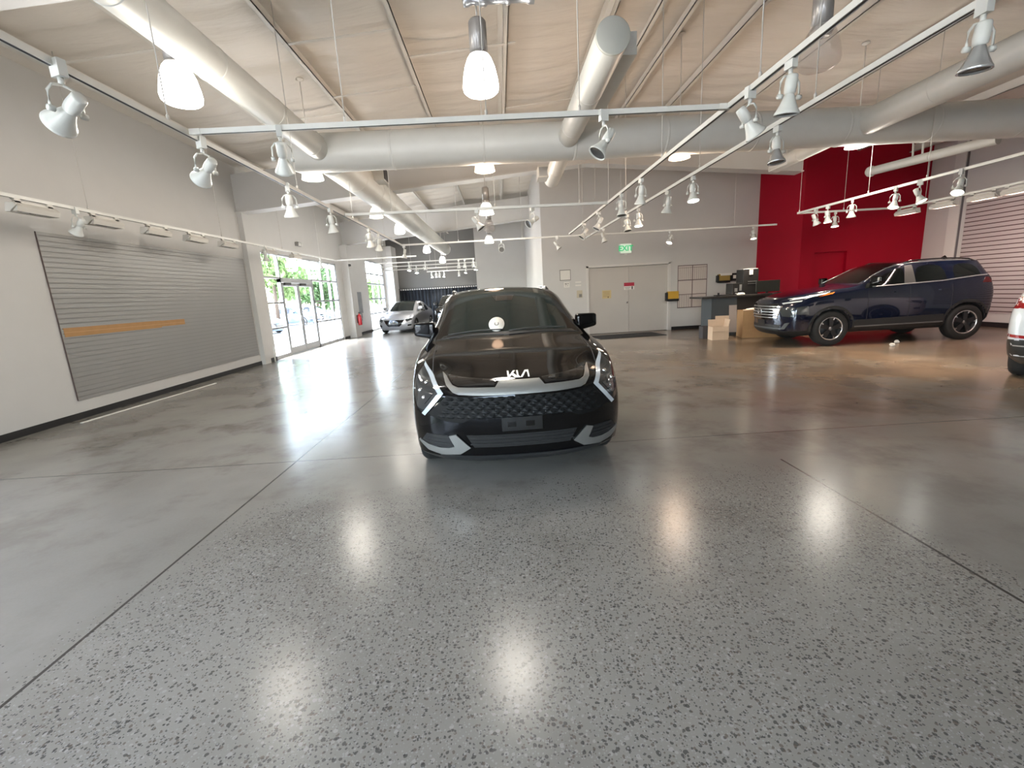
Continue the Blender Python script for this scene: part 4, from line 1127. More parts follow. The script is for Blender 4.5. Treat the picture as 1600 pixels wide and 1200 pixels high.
# front: wide grille of chrome bars, badge ring, lamps
cf([(-.56, .98), (.56, .98), (.50, .70), (.40, .60), (-.40, .60), (-.50, .70)], 'F', .004, .02, M_GLOSSB, 'grille')
for k, z in enumerate((.655, .72, .785, .85, .915)):
    w = .47+.02*k
    cf([(-w, z), (w, z), (w, z+.016), (-w, z+.016)], 'F', .018, .02, M_SATIN, 'grille_bar', step=.06)
for s_ in (-1, 1):
    q = [(.47, .64), (.56, .64), (.64, .99), (.60, .99), (.52, .97)]
    for k, z in enumerate((.66, .72, .78, .84, .90)):
        cf([(s_*(.46+.02*k), z), (s_*(.555+.02*k), z-.008), (s_*(.565+.02*k), z+.03), (s_*(.47+.02*k), z+.03)][::s_], 'F', .022, .02, M_CHROME, 'grille_fin', step=.04)
h = bv.ray_cast(Vector((0, -2, .80)), Vector((0, 1, 0)))
g = MB(); 
ring = [(.075*math.cos(a*PI/12), -.03, .80+.075*math.sin(a*PI/12)) for a in range(25)]
g.sweep([(x, h[0].y+y, z) for x, y, z in ring], .010, 6).box(-.10, .10, h[0].y-.042, h[0].y-.02, .785, .815)
g.build('badge', M_CHROME, BR)
cf([(-.16, .60), (.16, .60), (.16, .47), (-.16, .47)], 'F', .012, .02, M_PLASTIC, 'plate_holder')
cf([(-.62, .50), (.62, .50), (.56, .36), (-.56, .36)], 'F', .006, .01, M_PLASTIC, 'lower_intake', step=.06)
cf([(-.70, .40), (.70, .40), (.74, .46), (.80, .56), (.72, .54), (.64, .43), (-.64, .43), (-.72, .54), (-.80, .56), (-.74, .46)], 'F', .016, .02, mat('grey_lower_trim', (.09, .10, .11), .4), 'bumper_trim', step=.04)
M_L2 = mat('headlamp_lens_clear', (.07, .08, .085), .08, coat=1, metal=.5)
for s_ in (-1, 1):
    cf([(s_*x, z) for x, z in ((.60, .86), (.66, .70), (.86, .68), (.865, .90), (.70, .90))][::s_], 'F', .004, .02, M_L2, 'headlamp', step=.04)
    cf([(s_*x, z) for x, z in ((.60, 1.00), (.64, .965), (.86, 1.02), (.86, 1.05))][::s_], 'F', .012, .02, M_DRL, 'running_light', step=.03)
    # side graphics
    def sd(poly, *a, **k): cf(poly, 'S', *a, sgn=s_, **k)
    sd([(.30, 1.05), (.95, 1.16), (1.10, 1.215), (1.0, 1.20), (.30, 1.09)], .006, .02, M_DRL, 'light_blade', step=.05)
    sd([(.80, 1.105), (1.10, 1.16), (1.16, 1.20), (.98, 1.17)], .009, .02, M_AMBER, 'side_marker', step=.05)
    sd([(.34, .74), (.62, .72), (.60, .92), (.36, .90)], .004, .02, M_L2, 'headlamp', step=.04)
    for (wy, r0, r1) in ((1.12, .425, .50), (3.98, .425, .50)):
        pts = [(wy+r1*math.cos(a), .40+r1*math.sin(a)) for a in [R(-8)+R(196)*k/16 for k in range(17)]]
        pti = [(wy+r0*math.cos(a), .40+r0*math.sin(a)) for a in [R(-8)+R(196)*k/16 for k in range(17)]]
        sd(pts + pti[::-1], .012, .02, M_CLAD, 'arch_cladding', step=.05)
    sd([(1.62, .40), (3.50, .42), (3.50, .60), (1.62, .56)], .008, .02, M_CLAD, 'door_cladding', step=.1)
    sd([(1.62, .40), (3.50, .42), (3.50, .445), (1.62, .425)], .016, .02, mat('sill_metal', (.20, .20, .20), .4, metal=.6), 'sill_strip', step=.1)
    # chrome line over the windows
    top = [(1.86, 1.38), (2.10, 1.515), (2.40, 1.655), (2.62, 1.715), (2.90, 1.742), (3.40, 1.752), (3.90, 1.745), (4.30, 1.725)]
    pts = []
    for y, z in top:
        hh = bv.ray_cast(Vector((s_*3, y, z)), Vector((-s_, 0, 0)))
        if hh[0]: pts.append(hh[0]+Vector((s_*.006, 0, 0)))
    MB().sweep(pts, .010, 6).build('roof_line_trim', M_SATIN, BR)
    sd([(1.95, 1.262), (3.40, 1.312), (4.18, 1.385), (4.5, 1.40), (4.5, 1.42), (4.16, 1.405), (3.40, 1.33), (1.95, 1.28)], .008, .02, M_SATIN, 'sill_trim', step=.08)
    sd([(2.62, 1.30), (2.86, 1.305), (2.86, 1.70), (2.70, 1.68)], .003, .01, mat('pillar_grey', (.075, .078, .074), .3), 'door_pillar', step=.06)
    for y in (1.86, 2.74, 3.62):
        sd([(y, .45), (y+.01, .45), (y+.01, 1.25), (y, 1.25)], .0015, .004, M_DARK, 'door_seam', step=.1)
    for y in (2.42, 3.36):
        sd([(y, 1.12), (y+.2, 1.13), (y+.2, 1.155), (y, 1.145)], .03, .02, M_BLUEP, 'door_handle', step=.05)
    sd([(4.25, 1.24), (4.72, 1.22), (4.74, 1.36), (4.30, 1.35)], .006, .02, mat('smoked_tail_lens', (.07, .006, .008), .15), 'tail_lamp', step=.05)
    sd([(4.42, .45), (4.70, .50), (4.70, .75), (4.50, .72)], .006, .02, M_CLAD, 'bumper_cladding', step=.05)
    pts = []
    for k in range(12):
        y = 2.75+1.5*k/11; hh = bv.ray_cast(Vector((s_*.62, y, 4)), Vector((0, 0, -1))); pts.append(hh[0]+Vector((0, 0, .03 if 0 < k < 11 else -.004)))
    MB().sweep(pts, .014, 8).build('roof_rail', M_GLOSSB, BR)
    mirror_unit(BR, s_*.80, 1.98, 1.30, s_, M_BLACKP, 1.05)
    for y in (1.12, 3.98): wheel(BR, s_*.79, y, .39, .39, .24, s_, 5, faceR=.66)
cf([(-.80, 1.33), (.80, 1.33), (.80, 1.25), (-.80, 1.25)], 'R', .006, .02, M_TAIL, 'tail_lamp')
MB().prism([(4.0, 0), (4.20, 0), (4.20, .02), (4.14, .085)], -.01, .01, 'X').build('roof_fin', M_BLACKP, BR, loc=(0, 0, 1.79))

# ---- simpler cars further away
def plain_car(name_label, loc, rz, L, W, H, pm, group=None, sedan=False, glassm=None):
    r = empty('car', loc, rz); tag(r, name_label, 'car', group)
    w = W/2; k = L/4.6
    zr = H
    if sedan:
        zz = lambda a: a*H
        st = [S(0, [.82*w, .92*w, .97*w, .96*w, .92*w, .84*w, .74*w], [.15, .24, .42, .56, .64, .69, .72]),
              S(.6*k, [.84*w, .96*w, w, w, .96*w, .88*w, .80*w], [.16, .24, .46, .68, .78, .82, .84], .08),
              S(1.15*k, [.84*w, .96*w, w, w, .96*w, .89*w, .82*w], [.17, .26, .48, .74, .86, .90, .92], .1),
              S(1.30*k, [.84*w, .96*w, w, w, .96*w, .88*w, .81*w], [.17, .26, .48, .75, .88, .95, .97], .1),
              S(2.05*k, [.84*w, .96*w, w, w, .96*w, .76*w, .68*w], [.17, .26, .48, .77, .91, H-.16, H-.09], .1, .04),
              S(2.35*k, [.84*w, .96*w, w, w, .96*w, .74*w, .66*w], [.17, .26, .48, .77, .92, H-.11, H-.045], .05, .045),
              S(2.70*k, [.84*w, .96*w, w, w, .96*w, .74*w, .66*w], [.17, .26, .48, .78, .93, H-.10, H-.04], 0, .04),
              S(2.78*k, [.84*w, .96*w, w, w, .96*w, .74*w, .66*w], [.17, .26, .48, .78, .93, H-.10, H-.04], 0, .04),
              S(3.35*k, [.84*w, .96*w, w, w, .95*w, .72*w, .64*w], [.17, .26, .50, .80, .95, H-.15, H-.08], 0, .04),
              S(4.02*k, [.84*w, .96*w, w, w, .94*w, .80*w, .74*w], [.18, .28, .50, .82, .97, 1.05, 1.08], 0, .03),
              S(4.6*k, [.78*w, .90*w, .95*w, .95*w, .90*w, .80*w, .72*w], [.22, .32, .50, .78, .92, .99, 1.01])]
        gl = dict(windshield=(3, 5), rear=(8, 9), side=[(4, 6), (7, 8)]); ar = [(.88*k, .32, .345, w), (3.6*k, .32, .345, w)]; wr = .315
    else:
        st = [S(0, [.82*w, .92*w, .96*w, .95*w, .91*w, .84*w, .74*w], [.20, .30, .52, .74, .88, .95, .98]),
              S(.6*k, [.84*w, .97*w, w, w, .96*w, .88*w, .79*w], [.20, .30, .56, .84, .98, 1.04, 1.06], .1),
              S(1.2*k, [.84*w, .97*w, w, w, .96*w, .88*w, .80*w], [.20, .32, .58, .90, 1.06, 1.11, 1.13], .1),
              S(1.32*k, [.84*w, .97*w, w, w, .96*w, .87*w, .80*w], [.20, .32, .58, .90, 1.07, 1.15, 1.17], .1),
              S(2.0*k, [.84*w, .97*w, w, w, .955*w, .76*w, .68*w], [.20, .32, .58, .92, 1.09, H-.22, H-.15], .1, .04),
              S(2.25*k, [.84*w, .97*w, w, w, .955*w, .73*w, .65*w], [.20, .32, .58, .92, 1.10, H-.14, H-.07], .05, .045),
              S(2.75*k, [.84*w, .97*w, w, w, .955*w, .73*w, .65*w], [.20, .32, .58, .92, 1.11, H-.11, H-.045], 0, .045),
              S(2.83*k, [.84*w, .97*w, w, w, .955*w, .73*w, .65*w], [.20, .32, .58, .92, 1.11, H-.11, H-.045], 0, .045),
              S(3.5*k, [.84*w, .97*w, w, w, .95*w, .71*w, .63*w], [.20, .32, .60, .94, 1.13, H-.13, H-.06], 0, .045),
              S(4.15*k, [.84*w, .97*w, w, w, .93*w, .68*w, .60*w], [.22, .34, .60, .95, 1.16, H-.19, H-.10], 0, .03),
              S(4.6*k, [.78*w, .90*w, .94*w, .95*w, .90*w, .68*w, .58*w], [.24, .36, .60, .92, 1.10, H-.40, H-.22])]
        gl = dict(windshield=(3, 5), side=[(4, 6), (7, 9)], rearface=(4, 6)); ar = [(.90*k, .35, .39, w), (3.66*k, .35, .39, w)]; wr = .345
    sp = dict(L=L, cladrow=0 if sedan else 1, st=st, glass=gl, arches=ar, rowcrease={6: .3, 4: .5},
        front=dict(y=[.14, .05, .0, .02, .05, .09, .15], bow=[.28]*7, pw=3.), rear=dict(y=[.12, .05, .0, .0, .05, .22 if not sedan else .06, .36 if not sedan else .1], bow=[.18]*7, pw=3.), topcrease=[(3, .6)])
    ev = car_body(sp, 2)
    ps, b = split_body(ev, [pm, M_TINT, M_CLAD, glassm or M_WSGLASS, M_DARK], r, ['car_body', 'window_glass', 'lower_cladding', 'windscreen', 'wheel_arch'])
    v = BVHTree.FromBMesh(b)
    split_loose(ps[1], lambda c: 'rear_window' if abs(c.x) < .1 else 'side_window'); split_loose(ps[4], lambda c: 'wheel_arch')
    zl = .62 if sedan else .80
    for s_ in (-1, 1):
        conform(v, [(s_*x*w, z) for x, z in ((.62, zl-.02), (.70, zl-.10), (.93, zl-.02), (.94, zl+.07), (.66, zl+.03))][::s_], 'F', .006, .02, M_L2, 'headlamp', r, step=.05)
        conform(v, [(s_*x*w, z) for x, z in ((.70, zl-.30), (.90, zl-.28), (.90, zl-.22), (.74, zl-.22))][::s_], 'F', .006, .02, M_GLOSSB, 'fog_vent', r, step=.06)
        if not sedan:
            conform(v, [(s_*x*w, z) for x, z in ((.62, 1.02), (.96, 1.00), (.95, 1.16), (.60, 1.12))][::s_], 'R', .006, .02, M_TAIL, 'tail_lamp', r, step=.05)
            conform(v, [(L-.30, 1.00), (L-.02, 1.00), (L-.02, 1.17), (L-.22, 1.14)], 'S', .006, .02, M_TAIL, 'tail_lamp', r, step=.05, sgn=s_)
            conform(v, [(L-.62, .26), (L-.02, .28), (L-.02, .60), (L-.30, .58), (L-.50, .45)], 'S', .006, .02, M_CLAD, 'rear_bumper_cladding', r, step=.05, sgn=s_)
            conform(v, [(L-.12, 1.02), (L-.02, 1.02), (L-.02, 1.07), (L-.14, 1.07)], 'S', .010, .02, M_AMBER, 'turn_lamp', r, step=.05, sgn=s_)
            conform(v, [(s_*x*w, z) for x, z in ((.55, .60), (.95, .62), (.95, .66), (.55, .64))][::s_], 'R', .012, .02, M_TAIL, 'reflector', r, step=.05)
        mirror_unit(r, s_*(w*.87), 1.62*k, 1.0 if sedan else 1.12, s_, pm if sedan else M_BLACKP, .95)
        for y in (ar[0][0], ar[1][0]): wheel(r, s_*(w-.13), y, wr, wr, .2, s_, 5)
    conform(v, [(-.58*w, zl+.0), (.58*w, zl+.0), (.42*w, zl-.22), (.30*w, zl-.30), (-.30*w, zl-.30), (-.42*w, zl-.22)], 'F', .006, .02, M_GLOSSB, 'grille', r, step=.06)
    conform(v, [(-.64*w, zl-.02), (-.56*w, zl-.02), (-.40*w, zl-.24), (-.28*w, zl-.32), (.28*w, zl-.32), (.40*w, zl-.24), (.56*w, zl-.02), (.64*w, zl-.02), (.46*w, zl-.27), (.32*w, zl-.36), (-.32*w, zl-.36), (-.46*w, zl-.27)], 'F', .016, .02, M_SATIN, 'grille_surround', r, step=.05)
    hh = v.ray_cast(Vector((0, -2, zl-.08)), Vector((0, 1, 0)))
    MB().lathe([(0, 0), (.045, 0), (.05, .01), (.05, .03)], 20, Matrix.Translation(hh[0]+Vector((0, -.02, 0))) @ Matrix.Rotation(-PI/2, 4, 'X')).build('badge', M_CHROME, r)
    if not sedan:
        conform(v, [(-.94*w, .58), (.94*w, .58), (.90*w, .32), (-.90*w, .32)], 'R', .006, .02, M_CLAD, 'rear_bumper_cladding', r, step=.08)
        conform(v, [(-.94*w, .50), (.94*w, .50), (.94*w, .515), (-.94*w, .515)], 'R', .014, .02, M_SATIN, 'bumper_line', r, step=.08)
    return r
q = onZ(617, 521, 0)
plain_car('silver sedan parked in front of the dark curtain beside the far window', (-4.95, 20.95, 0), R(-7), 4.3, 1.70, 1.46, M_SILVERP, None, True)
plain_car('black crossover at the far end, mostly hidden behind the middle black car', (-2.15, 20.6, 0), R(2), 4.5, 1.80, 1.66, M_BLACKP)
th = R(121.8); ex, ey = Vector((math.cos(th), math.sin(th))), Vector((-math.sin(th), math.cos(th)))
c0 = Vector((6.74, 5.84)) - ey*4.45 - ex*.86
plain_car('white hatchback cut off by the right edge, its tail and rear wheel in view', (c0.x, c0.y, 0), th, 4.5, 1.82, 1.62, M_WHITEP)
# parked outside
a = onZ(449, 532, -.05); a2 = onZ(487, 512, -.05); a3 = onZ(512, 505, -.05)
o = plain_car('blue grey car parked outside, seen through the pane left of the entrance doors', (-13.0, 27.0, -.05), R(75), 4.4, 1.78, 1.50, M_GREYP, 'cars parked outside the entrance', True)
for p, rz, lb in (((-14.6, 36.8), 80, 'dark car parked outside, seen through the right entrance door leaf'), ((-15.2, 42.2), 84, 'pale car parked outside, seen through the panes right of the doors')):
    c = copy_tree(o); c.location = (p[0], p[1], -.05); c.rotation_euler = (0, 0, R(rz)); c['label'] = lb
# ================================================================ things on the walls
def slatwall(name, axis, fixed, a0, a1, z0, z1, m, label, pitch=.0762, into=1, gh=.009, gm=None):
    """panel with horizontal T grooves; profile in (depth, z) swept along the wall"""
    n = int(round((z1-z0)/pitch)); t = .019; prof = [(0, z0), (0, z1)]
    z = z1
    front = [(t, z1)]
    for k in range(n):
        zb = z1-(k+.72)*pitch
        front += [(t, zb+gh), (.006, zb+gh+.002), (.006, zb-.003), (t, zb-.001)]
    front += [(t, z0)]
    root = tag(empty(name, (fixed, a0, z0)), label, 'wall panel')
    pts = [(0, z1-z0)] + [(into*d, zz-z0) for d, zz in front] + [(0, 0)]
    g = MB(); A = [g.bm.verts.new((d, 0, zz)) for d, zz in pts]; B = [g.bm.verts.new((d, a1-a0, zz)) for d, zz in pts]
    fs = []
    for i in range(len(pts)-1):
        f = g.bm.faces.new((A[i], B[i], B[i+1], A[i+1])); fs.append(f)
        if i > 0 and i % 4 in (2, 3, 0) and 1 < i < len(pts)-2: f.material_index = 1
    fs.append(g.bm.faces.new((A[-1], B[-1], B[0], A[0])))
    for L_ in (A, B): fs.append(g.bm.faces.new(L_))
    bmesh.ops.triangulate(g.bm, faces=fs[-2:])
    bmesh.ops.recalc_face_normals(g.bm, faces=g.bm.faces)
    g.build('slat_board', [m, gm or m], root)
    return root
M_SLAT = mat('silver_laminate', (.31, .305, .295), .36, metal=.2, noise=.05, nscale=2)
M_SLAT2 = mat('pinkish_laminate', (.46, .41, .41), .5, noise=.04, nscale=2)
sw = slatwall('slatwall_panel', 'X', WL+.002, 7.02, 12.42, .29, 2.83, M_SLAT, 'large grey slatwall panel on the left wall', into=1, gm=mat('groove_grey', (.27, .265, .26), .6))
M_WOOD = mat('bare_fibreboard', (.40, .22, .09), .7, noise=.12, nscale=9)
MB().box(.0, .022, .04, 2.05, .992, 1.128).box(.0, .024, 2.05, 2.72, .992+.02, 1.122).build('bare_strip', M_WOOD, sw)['label'] = 'bare brown strip where the laminate is gone'
MB().box(.0, .026, .035, 2.72, 1.055, 1.062).build('groove_line', mat('pale_fibreboard', (.55, .33, .16), .7), sw)
MB().box(.0, .020, -.005, 0, 0, 2.54).build('edge_trim', mat('dark_brown_edge', (.09, .06, .055), .6), sw)
slatwall('slatwall_panel', 'X', 12.848, 5.0, 12.55, .36, 3.28, M_SLAT2, 'large pinkish grey slatwall panel on the right wall behind the blue car', pitch=.112, into=-1, gh=.022, gm=mat('groove_brown', (.07, .03, .03), .7))
# reflection of the left baseboard line, modelled as a thin white strip
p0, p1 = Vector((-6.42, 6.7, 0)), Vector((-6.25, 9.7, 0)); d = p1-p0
o = MB().box(0, d.length, -.02, .02, .001, .012).build('reflection_strip', M_PAPER, None, loc=p0, rot=(0, 0, math.atan2(d.y, d.x)))
tag(o, 'thin white strip standing for the floor reflection along the left baseboard', 'strip')
# things on the back wall (plane y = YD)
def on_back(u, v): p = onY(u, v, YD); return p.x, p.z
def plate(name, u0, v0, u1, v1, m, label, cat, t=.012):
    x0, z1 = on_back(u0, v0); x1, z0 = on_back(u1, v1)
    r = tag(empty(name, ((x0+x1)/2, YD, (z0+z1)/2)), label, cat)
    MB().box(-(x1-x0)/2, (x1-x0)/2, -t, -.001, -(z1-z0)/2, (z1-z0)/2, bev=.002).build('panel', m, r)
    return r, (x1-x0)/2, (z1-z0)/2, t
M_SIGNG = mat('exit_green', (.02, .30, .10), .5, emit=(.05, .75, .3), estr=.25)
M_SIGNF = mat('exit_face', (.62, .70, .60), .4, emit=(.7, .85, .65), estr=.18)
r_, hw, hh, t = plate('exit_sign', 968, 381, 986, 396, M_WHITE, 'white exit sign with green letters above the double doors', 'sign', .06)
MB().box(-hw+.02, hw-.02, -t-.004, -t, -hh+.02, hh-.015).build('sign_face', M_SIGNF, r_)
text('EXIT', .24, M_SIGNG, 'sign_letters', r_, (0, -t-.005, -.0), (PI/2, 0, 0), .003, bold=.006)
MB().box(-.05, .05, -.06, 0, -hh-.05, -hh).build('bracket', M_WHITE, r_)
r_, hw, hh, t = plate('framed_map', 875, 423, 891, 437, M_PAPER, 'small grey framed notice on the white wall left of the double doors', 'notice')
g = MB(); 
for b in ((-hw-.015, hw+.015, hh, hh+.02), (-hw-.015, hw+.015, -hh-.02, -hh), (-hw-.015, -hw, -hh, hh), (hw, hw+.015, -hh, hh)): g.box(b[0], b[1], -.022, 0, b[2], b[3])
g.build('frame', mat('grey_frame', (.16, .16, .15), .5), r_)
r_, hw, hh, t = plate('paper_note', 881, 441, 890, 449, M_PAPER, 'small sheet with printed marks below the grey framed notice', 'notice', .002)
g = MB()
for k, (x, z, w, h) in enumerate(((-.06, .05, .018, .035), (-.03, .05, .02, .05), (.01, .05, .012, .04), (.045, .05, .02, .035), (-.05, -.03, .03, .012), (.01, -.03, .04, .012))): g.box(x, x+w, -.004, -.002, z-h, z)
g.build('printed_marks', M_DARK, r_)
for k, v in enumerate((440, 445)):
    r_, hw, hh, t = plate('wall_label', 899, v, 908, v+1.6, M_PAPER, ('upper' if k == 0 else 'lower') + ' of two thin labels left of the double doors', 'label', .004)
r_, hw, hh, t = plate('wall_switch', 901, 454, 910, 465, mat('beige_plate', (.50, .45, .34), .5), 'beige switch plate just left of the double doors', 'switch', .02)
MB().box(-.02, hw-.02, -t-.012, -t, -hh+.02, 0).build('keypad', mat('grey_keypad', (.2, .19, .17), .5), r_)
# notices on the doors (door face is .06 behind the wall face)
def on_door(name, u0, v0, u1, v1, m, label, par):
    p = onY(u0, v0, YD+.055); q = onY(u1, v1, YD+.055)
    r = tag(empty(name, ((p.x+q.x)/2, YD+.06, (p.z+q.z)/2)), label, 'notice')
    hw, hh = (q.x-p.x)/2, (p.z-q.z)/2
    MB().box(-hw, hw, -.002, 0, -hh, hh).build('sheet', m, r); return r, hw, hh
M_YEL = mat('yellowed_paper', (.58, .46, .24), .7)
r_, hw, hh = on_door('yellow_notice', 941, 454, 955, 466, M_YEL, 'yellow paper notice taped to the left door leaf', None)
g = MB()
for k in range(4): g.box(-hw+.03, hw-.05, -.004, -.002, hh-.06-k*.05, hh-.05-k*.05)
g.box(.03, .07, -.004, -.002, -hh+.02, -hh+.06); g.build('printed_lines', mat('brown_print', (.22, .13, .07), .7), r_)
r_, hw, hh = on_door('red_notice', 975, 442, 991, 452, M_PAPER, 'red and white warning notice on the right door leaf', None)
MB().box(-hw, hw, -.004, -.002, .0, hh).build('red_band', mat('notice_red', (.40, .02, .05), .6), r_)
MB().box(hw-.09, hw-.05, -.004, -.002, -hh+.01, -.01).box(-hw+.02, hw-.14, -.004, -.002, -.05, -.04).box(-hw+.05, hw-.17, -.004, -.002, -.09, -.08).build('printed_marks', M_DARK, r_)
# whiteboard calendar
r_, hw, hh, t = plate('planner_board', 1059, 415, 1103, 479, mat('board_white', (.60, .54, .50), .25), 'large ruled planner board on the wall behind the reception desk', 'board', .015)
g = MB(); ml = mat('board_lines', (.14, .10, .10), .6)
for x0, x1, z0, z1 in ((-hw, hw, hh-.025, hh), (-hw, hw, -hh, -hh+.025), (-hw, -hw+.02, -hh, hh), (hw-.02, hw, -hh, hh), (-.012, .012, -hh, hh), (-hw, hw, .20, .23), (-hw, hw, -.27, -.25)):
    g.box(x0, x1, -t-.004, -t, z0, z1)
for k in range(1, 14):
    x = -hw + 2*hw*k/14; g.box(x-.003, x+.003, -t-.003, -t, .23, hh-.06)
for k in range(1, 7):
    x = -hw + hw*k/6.5; g.box(x-.003, x+.003, -t-.003, -t, -hh, -.27)
g.box(-hw, hw, -t-.003, -t, hh-.09, hh-.08)
g.build('board_lines', ml, r_)
def holder(u0, v0, u1, v1, m, label, extra=None):
    p = onY(u0, v0, YD-.1); q = onY(u1, v1, YD-.1); w = q.x-p.x; h = p.z-q.z
    r = tag(empty('file_holder', (p.x, YD, q.z)), label, 'file holder')
    MB().box(-.05, .0, -.13, 0, .02, h-.03).box(0, w, -.02, 0, 0, h).box(0, w, -.14, -.12, 0, h*.25).box(0, w, -.14, 0, 0, .015).build('holder', M_PLASTIC, r)
    MB().box(.02, w-.0, -.12, -.03, .02, h+.01).build('folders', m, r)
    return r, w, h
holder(1043, 456, 1060, 470, mat('orange_folder', (.62, .36, .04), .6), 'black wall file holder with orange folders beside the double doors')
r_, w_, h_ = holder(1123, 429, 1140, 441, mat('brown_folder', (.30, .20, .05), .7), 'black wall file holder with brown folders and papers over the desk')
MB().box(.06, w_+.05, -.14, -.04, h_*.85, h_*1.12).build('paper', M_PAPER, r_)
r_, hw, hh, t = plate('wall_phone_holder', 1141, 427, 1158, 438, M_PLASTIC, 'black slanted holder with a white label on the wall left of the black cabinet', 'holder', .10)
MB().box(-.14, -.04, -t-.003, -t, -.05, .06).build('white_label', M_PAPER, r_)
# red fire extinguisher on the left frame column
p = onX(547, 515, WL+.42)
r_ = tag(empty('fire_extinguisher', (WL+.33+.09, 20.35, .52)), 'red fire extinguisher hanging on the white column right of the entrance', 'extinguisher')
MB().lathe([(0, 0), (.07, .0), (.085, .03), (.085, .38), (.06, .45), (.028, .48), (.025, .52)], 24).build('cylinder', mat('extinguisher_red', (.50, .01, .02), .25, coat=.5), r_)
MB().box(-.03, .03, -.02, .02, .50, .56).box(-.02, .12, -.012, .012, .56, .58).build('valve_lever', M_DARK, r_)
MB().sweep([(.03, 0, .53), (.12, 0, .50), (.13, 0, .35), (.11, 0, .2)], .012, 8).build('hose', M_DARK, r_)
MB().box(-.12, -.08, -.03, .03, .1, .45).build('wall_bracket', M_DARK, r_)
# picture on the left far wall
p = onX(563, 468, WL)
r_ = tag(empty('wall_poster', (WL, 21.9, 1.25)), 'grey poster on the left wall between the entrance and the far window', 'poster')
MB().box(0, .02, -.35, .45, -.25, .75).build('board', mat('poster_grey', (.22, .23, .24), .5, noise=.4, nscale=4), r_)
MB().box(0, .02, .05, .20, -.75, -.25).build('lower_strip', M_ALU, r_)
# small boxes high on the walls
r_ = tag(empty('emergency_light', (WL+.0, 15.9, 3.55)), 'small grey emergency light above the entrance glazing', 'light')
MB().box(0, .09, -.14, .14, -.06, .08, bev=.01).build('case', mat('grey_case', (.25, .24, .23), .5), r_)
for s_ in (-1, 1): MB().lathe([(0, 0), (.05, 0), (.06, .05), (0, .04)], 16, Matrix.Translation((.09, s_*.08, .0)) @ Matrix.Rotation(PI/2, 4, 'Y')).build('lamp_head', M_WHITE, r_)
r_ = tag(empty('security_camera', (WL+.34, 20.1, 3.05)), 'small dark dome camera on the column beside the entrance', 'camera')
MB().lathe([(0, 0), (.05, .02), (.06, .06), (.06, .10), (0, .10)], 20).build('dome', M_GLOSSB, r_); MB().box(-.06, .05, -.04, .04, .10, .13).build('bracket', M_WHITE, r_)

# ================================================================ far curtain
M_CURT = mat('dark_navy_curtain', (.008, .012, .019), .8, noise=.2, nscale=10)
cx0, cx1 = -6.1, -1.3
r_ = tag(empty('curtain', (cx0, 28.3, 0)), 'dark navy curtain hung across the far wall', 'curtain')
g = MB(); bm = g.bm; n = 260; L_ = cx1-cx0
cols = []
for k in range(n+1):
    x = L_*k/n; y = -.06*math.sin(k*.55)-.03*math.sin(k*.23); cols.append((bm.verts.new((x, y, .03)), bm.verts.new((x, y*.8, 2.06))))
for c0_, c1_ in zip(cols[:-1], cols[1:]):
    f = bm.faces.new((c0_[0], c1_[0], c1_[1], c0_[1])); f.smooth = True
oo = g.build('cloth', M_CURT, r_); md = oo.modifiers.new('s', 'SOLIDIFY'); md.thickness = .006
MB().tube((-.1, 0, 2.14), (L_+.1, 0, 2.14), .018, 10).build('curtain_rod', M_DARK, r_)
g = MB()
for k in range(34):
    x = .1+k*(L_-.2)/33; g.box(x-.03, x+.03, -.035, .03, 2.05, 2.13)
oo = g.build('curtain_clips', M_WHITE, r_); oo['kind'] = 'stuff'
MB().box(L_-1.0, L_-.05, -.01, .0, 2.16, 2.36).build('header_sheet', M_GREYW, r_)

# ================================================================ reception desk and cardboard
M_DESK = mat('slate_desk', (.055, .066, .075), .45, noise=.06, nscale=6)
M_TOP = mat('dark_worktop', (.03, .028, .027), .3)
dp = onZ(1108, 527, 0)
DKX, DKY = 6.15, 13.05
DK = tag(empty('reception_desk', (DKX, DKY, 0)), 'dark slate reception desk with a black counter top left of the blue car', 'desk')
MB().box(-.35, 2.65, -.12, .75, 1.09, 1.14, bev=.008).build('counter_top', M_TOP, DK)
MB().box(-.02, .72, -.02, .02, 0, 1.09).build('front_panel', M_DESK, DK)
MB().box(-.02, .02, .02, .65, 0, 1.09).build('side_panel', M_DESK, DK)
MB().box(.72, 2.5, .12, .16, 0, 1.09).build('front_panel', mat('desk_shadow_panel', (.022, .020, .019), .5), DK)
MB().box(2.46, 2.5, .16, .65, 0, 1.09).build('side_panel', M_DESK, DK)
MB().box(.05, 2.45, .2, .62, .72, .75).build('shelf', M_TOP, DK)
def cab(name, u0, v0, u1, v1, y, zb, label, cat, m, depth=.4):
    p = onY(u0, v0, y); q = onY(u1, v1, y)
    r = tag(empty(name, (p.x, y, zb)), label, cat)
    MB().box(0, q.x-p.x, 0, depth, 0, p.z-zb, bev=.006).build('body', m, r); return r, q.x-p.x, p.z-zb
r_, w_, h_ = cab('printer', 1145, 443, 1160, 462, 13.25, 1.14, 'low black printer on the desk below the wall holders', 'printer', M_PLASTIC)
MB().box(.06, .14, -.008, 0, .10, .20).box(.20, .27, -.008, 0, .12, h_-.04).box(.08, .13, -.008, 0, .03, .07).build('buttons', M_ALU, r_)
r_, w_, h_ = cab('drawer_tower', 1162, 421, 1184, 455, 13.3, 1.14, 'tall black cabinet on the desk in the corner by the red wall', 'cabinet', M_PLASTIC)
MB().box(.14, w_-.04, -.008, 0, h_-.36, h_-.345).box(.14, w_-.04, -.008, 0, h_-.42, h_-.41).build('slot', M_ALU, r_)
MB().box(.17, .28, -.010, -.002, h_-.16, h_-.02).build('white_tag', M_PAPER, r_)
MB().box(.02, w_-.02, .02, .3, h_, h_+.02).build('paper_on_top', M_PAPER, r_)
p = onY(1182, 439, 12.98); q = onY(1218, 458, 12.98)
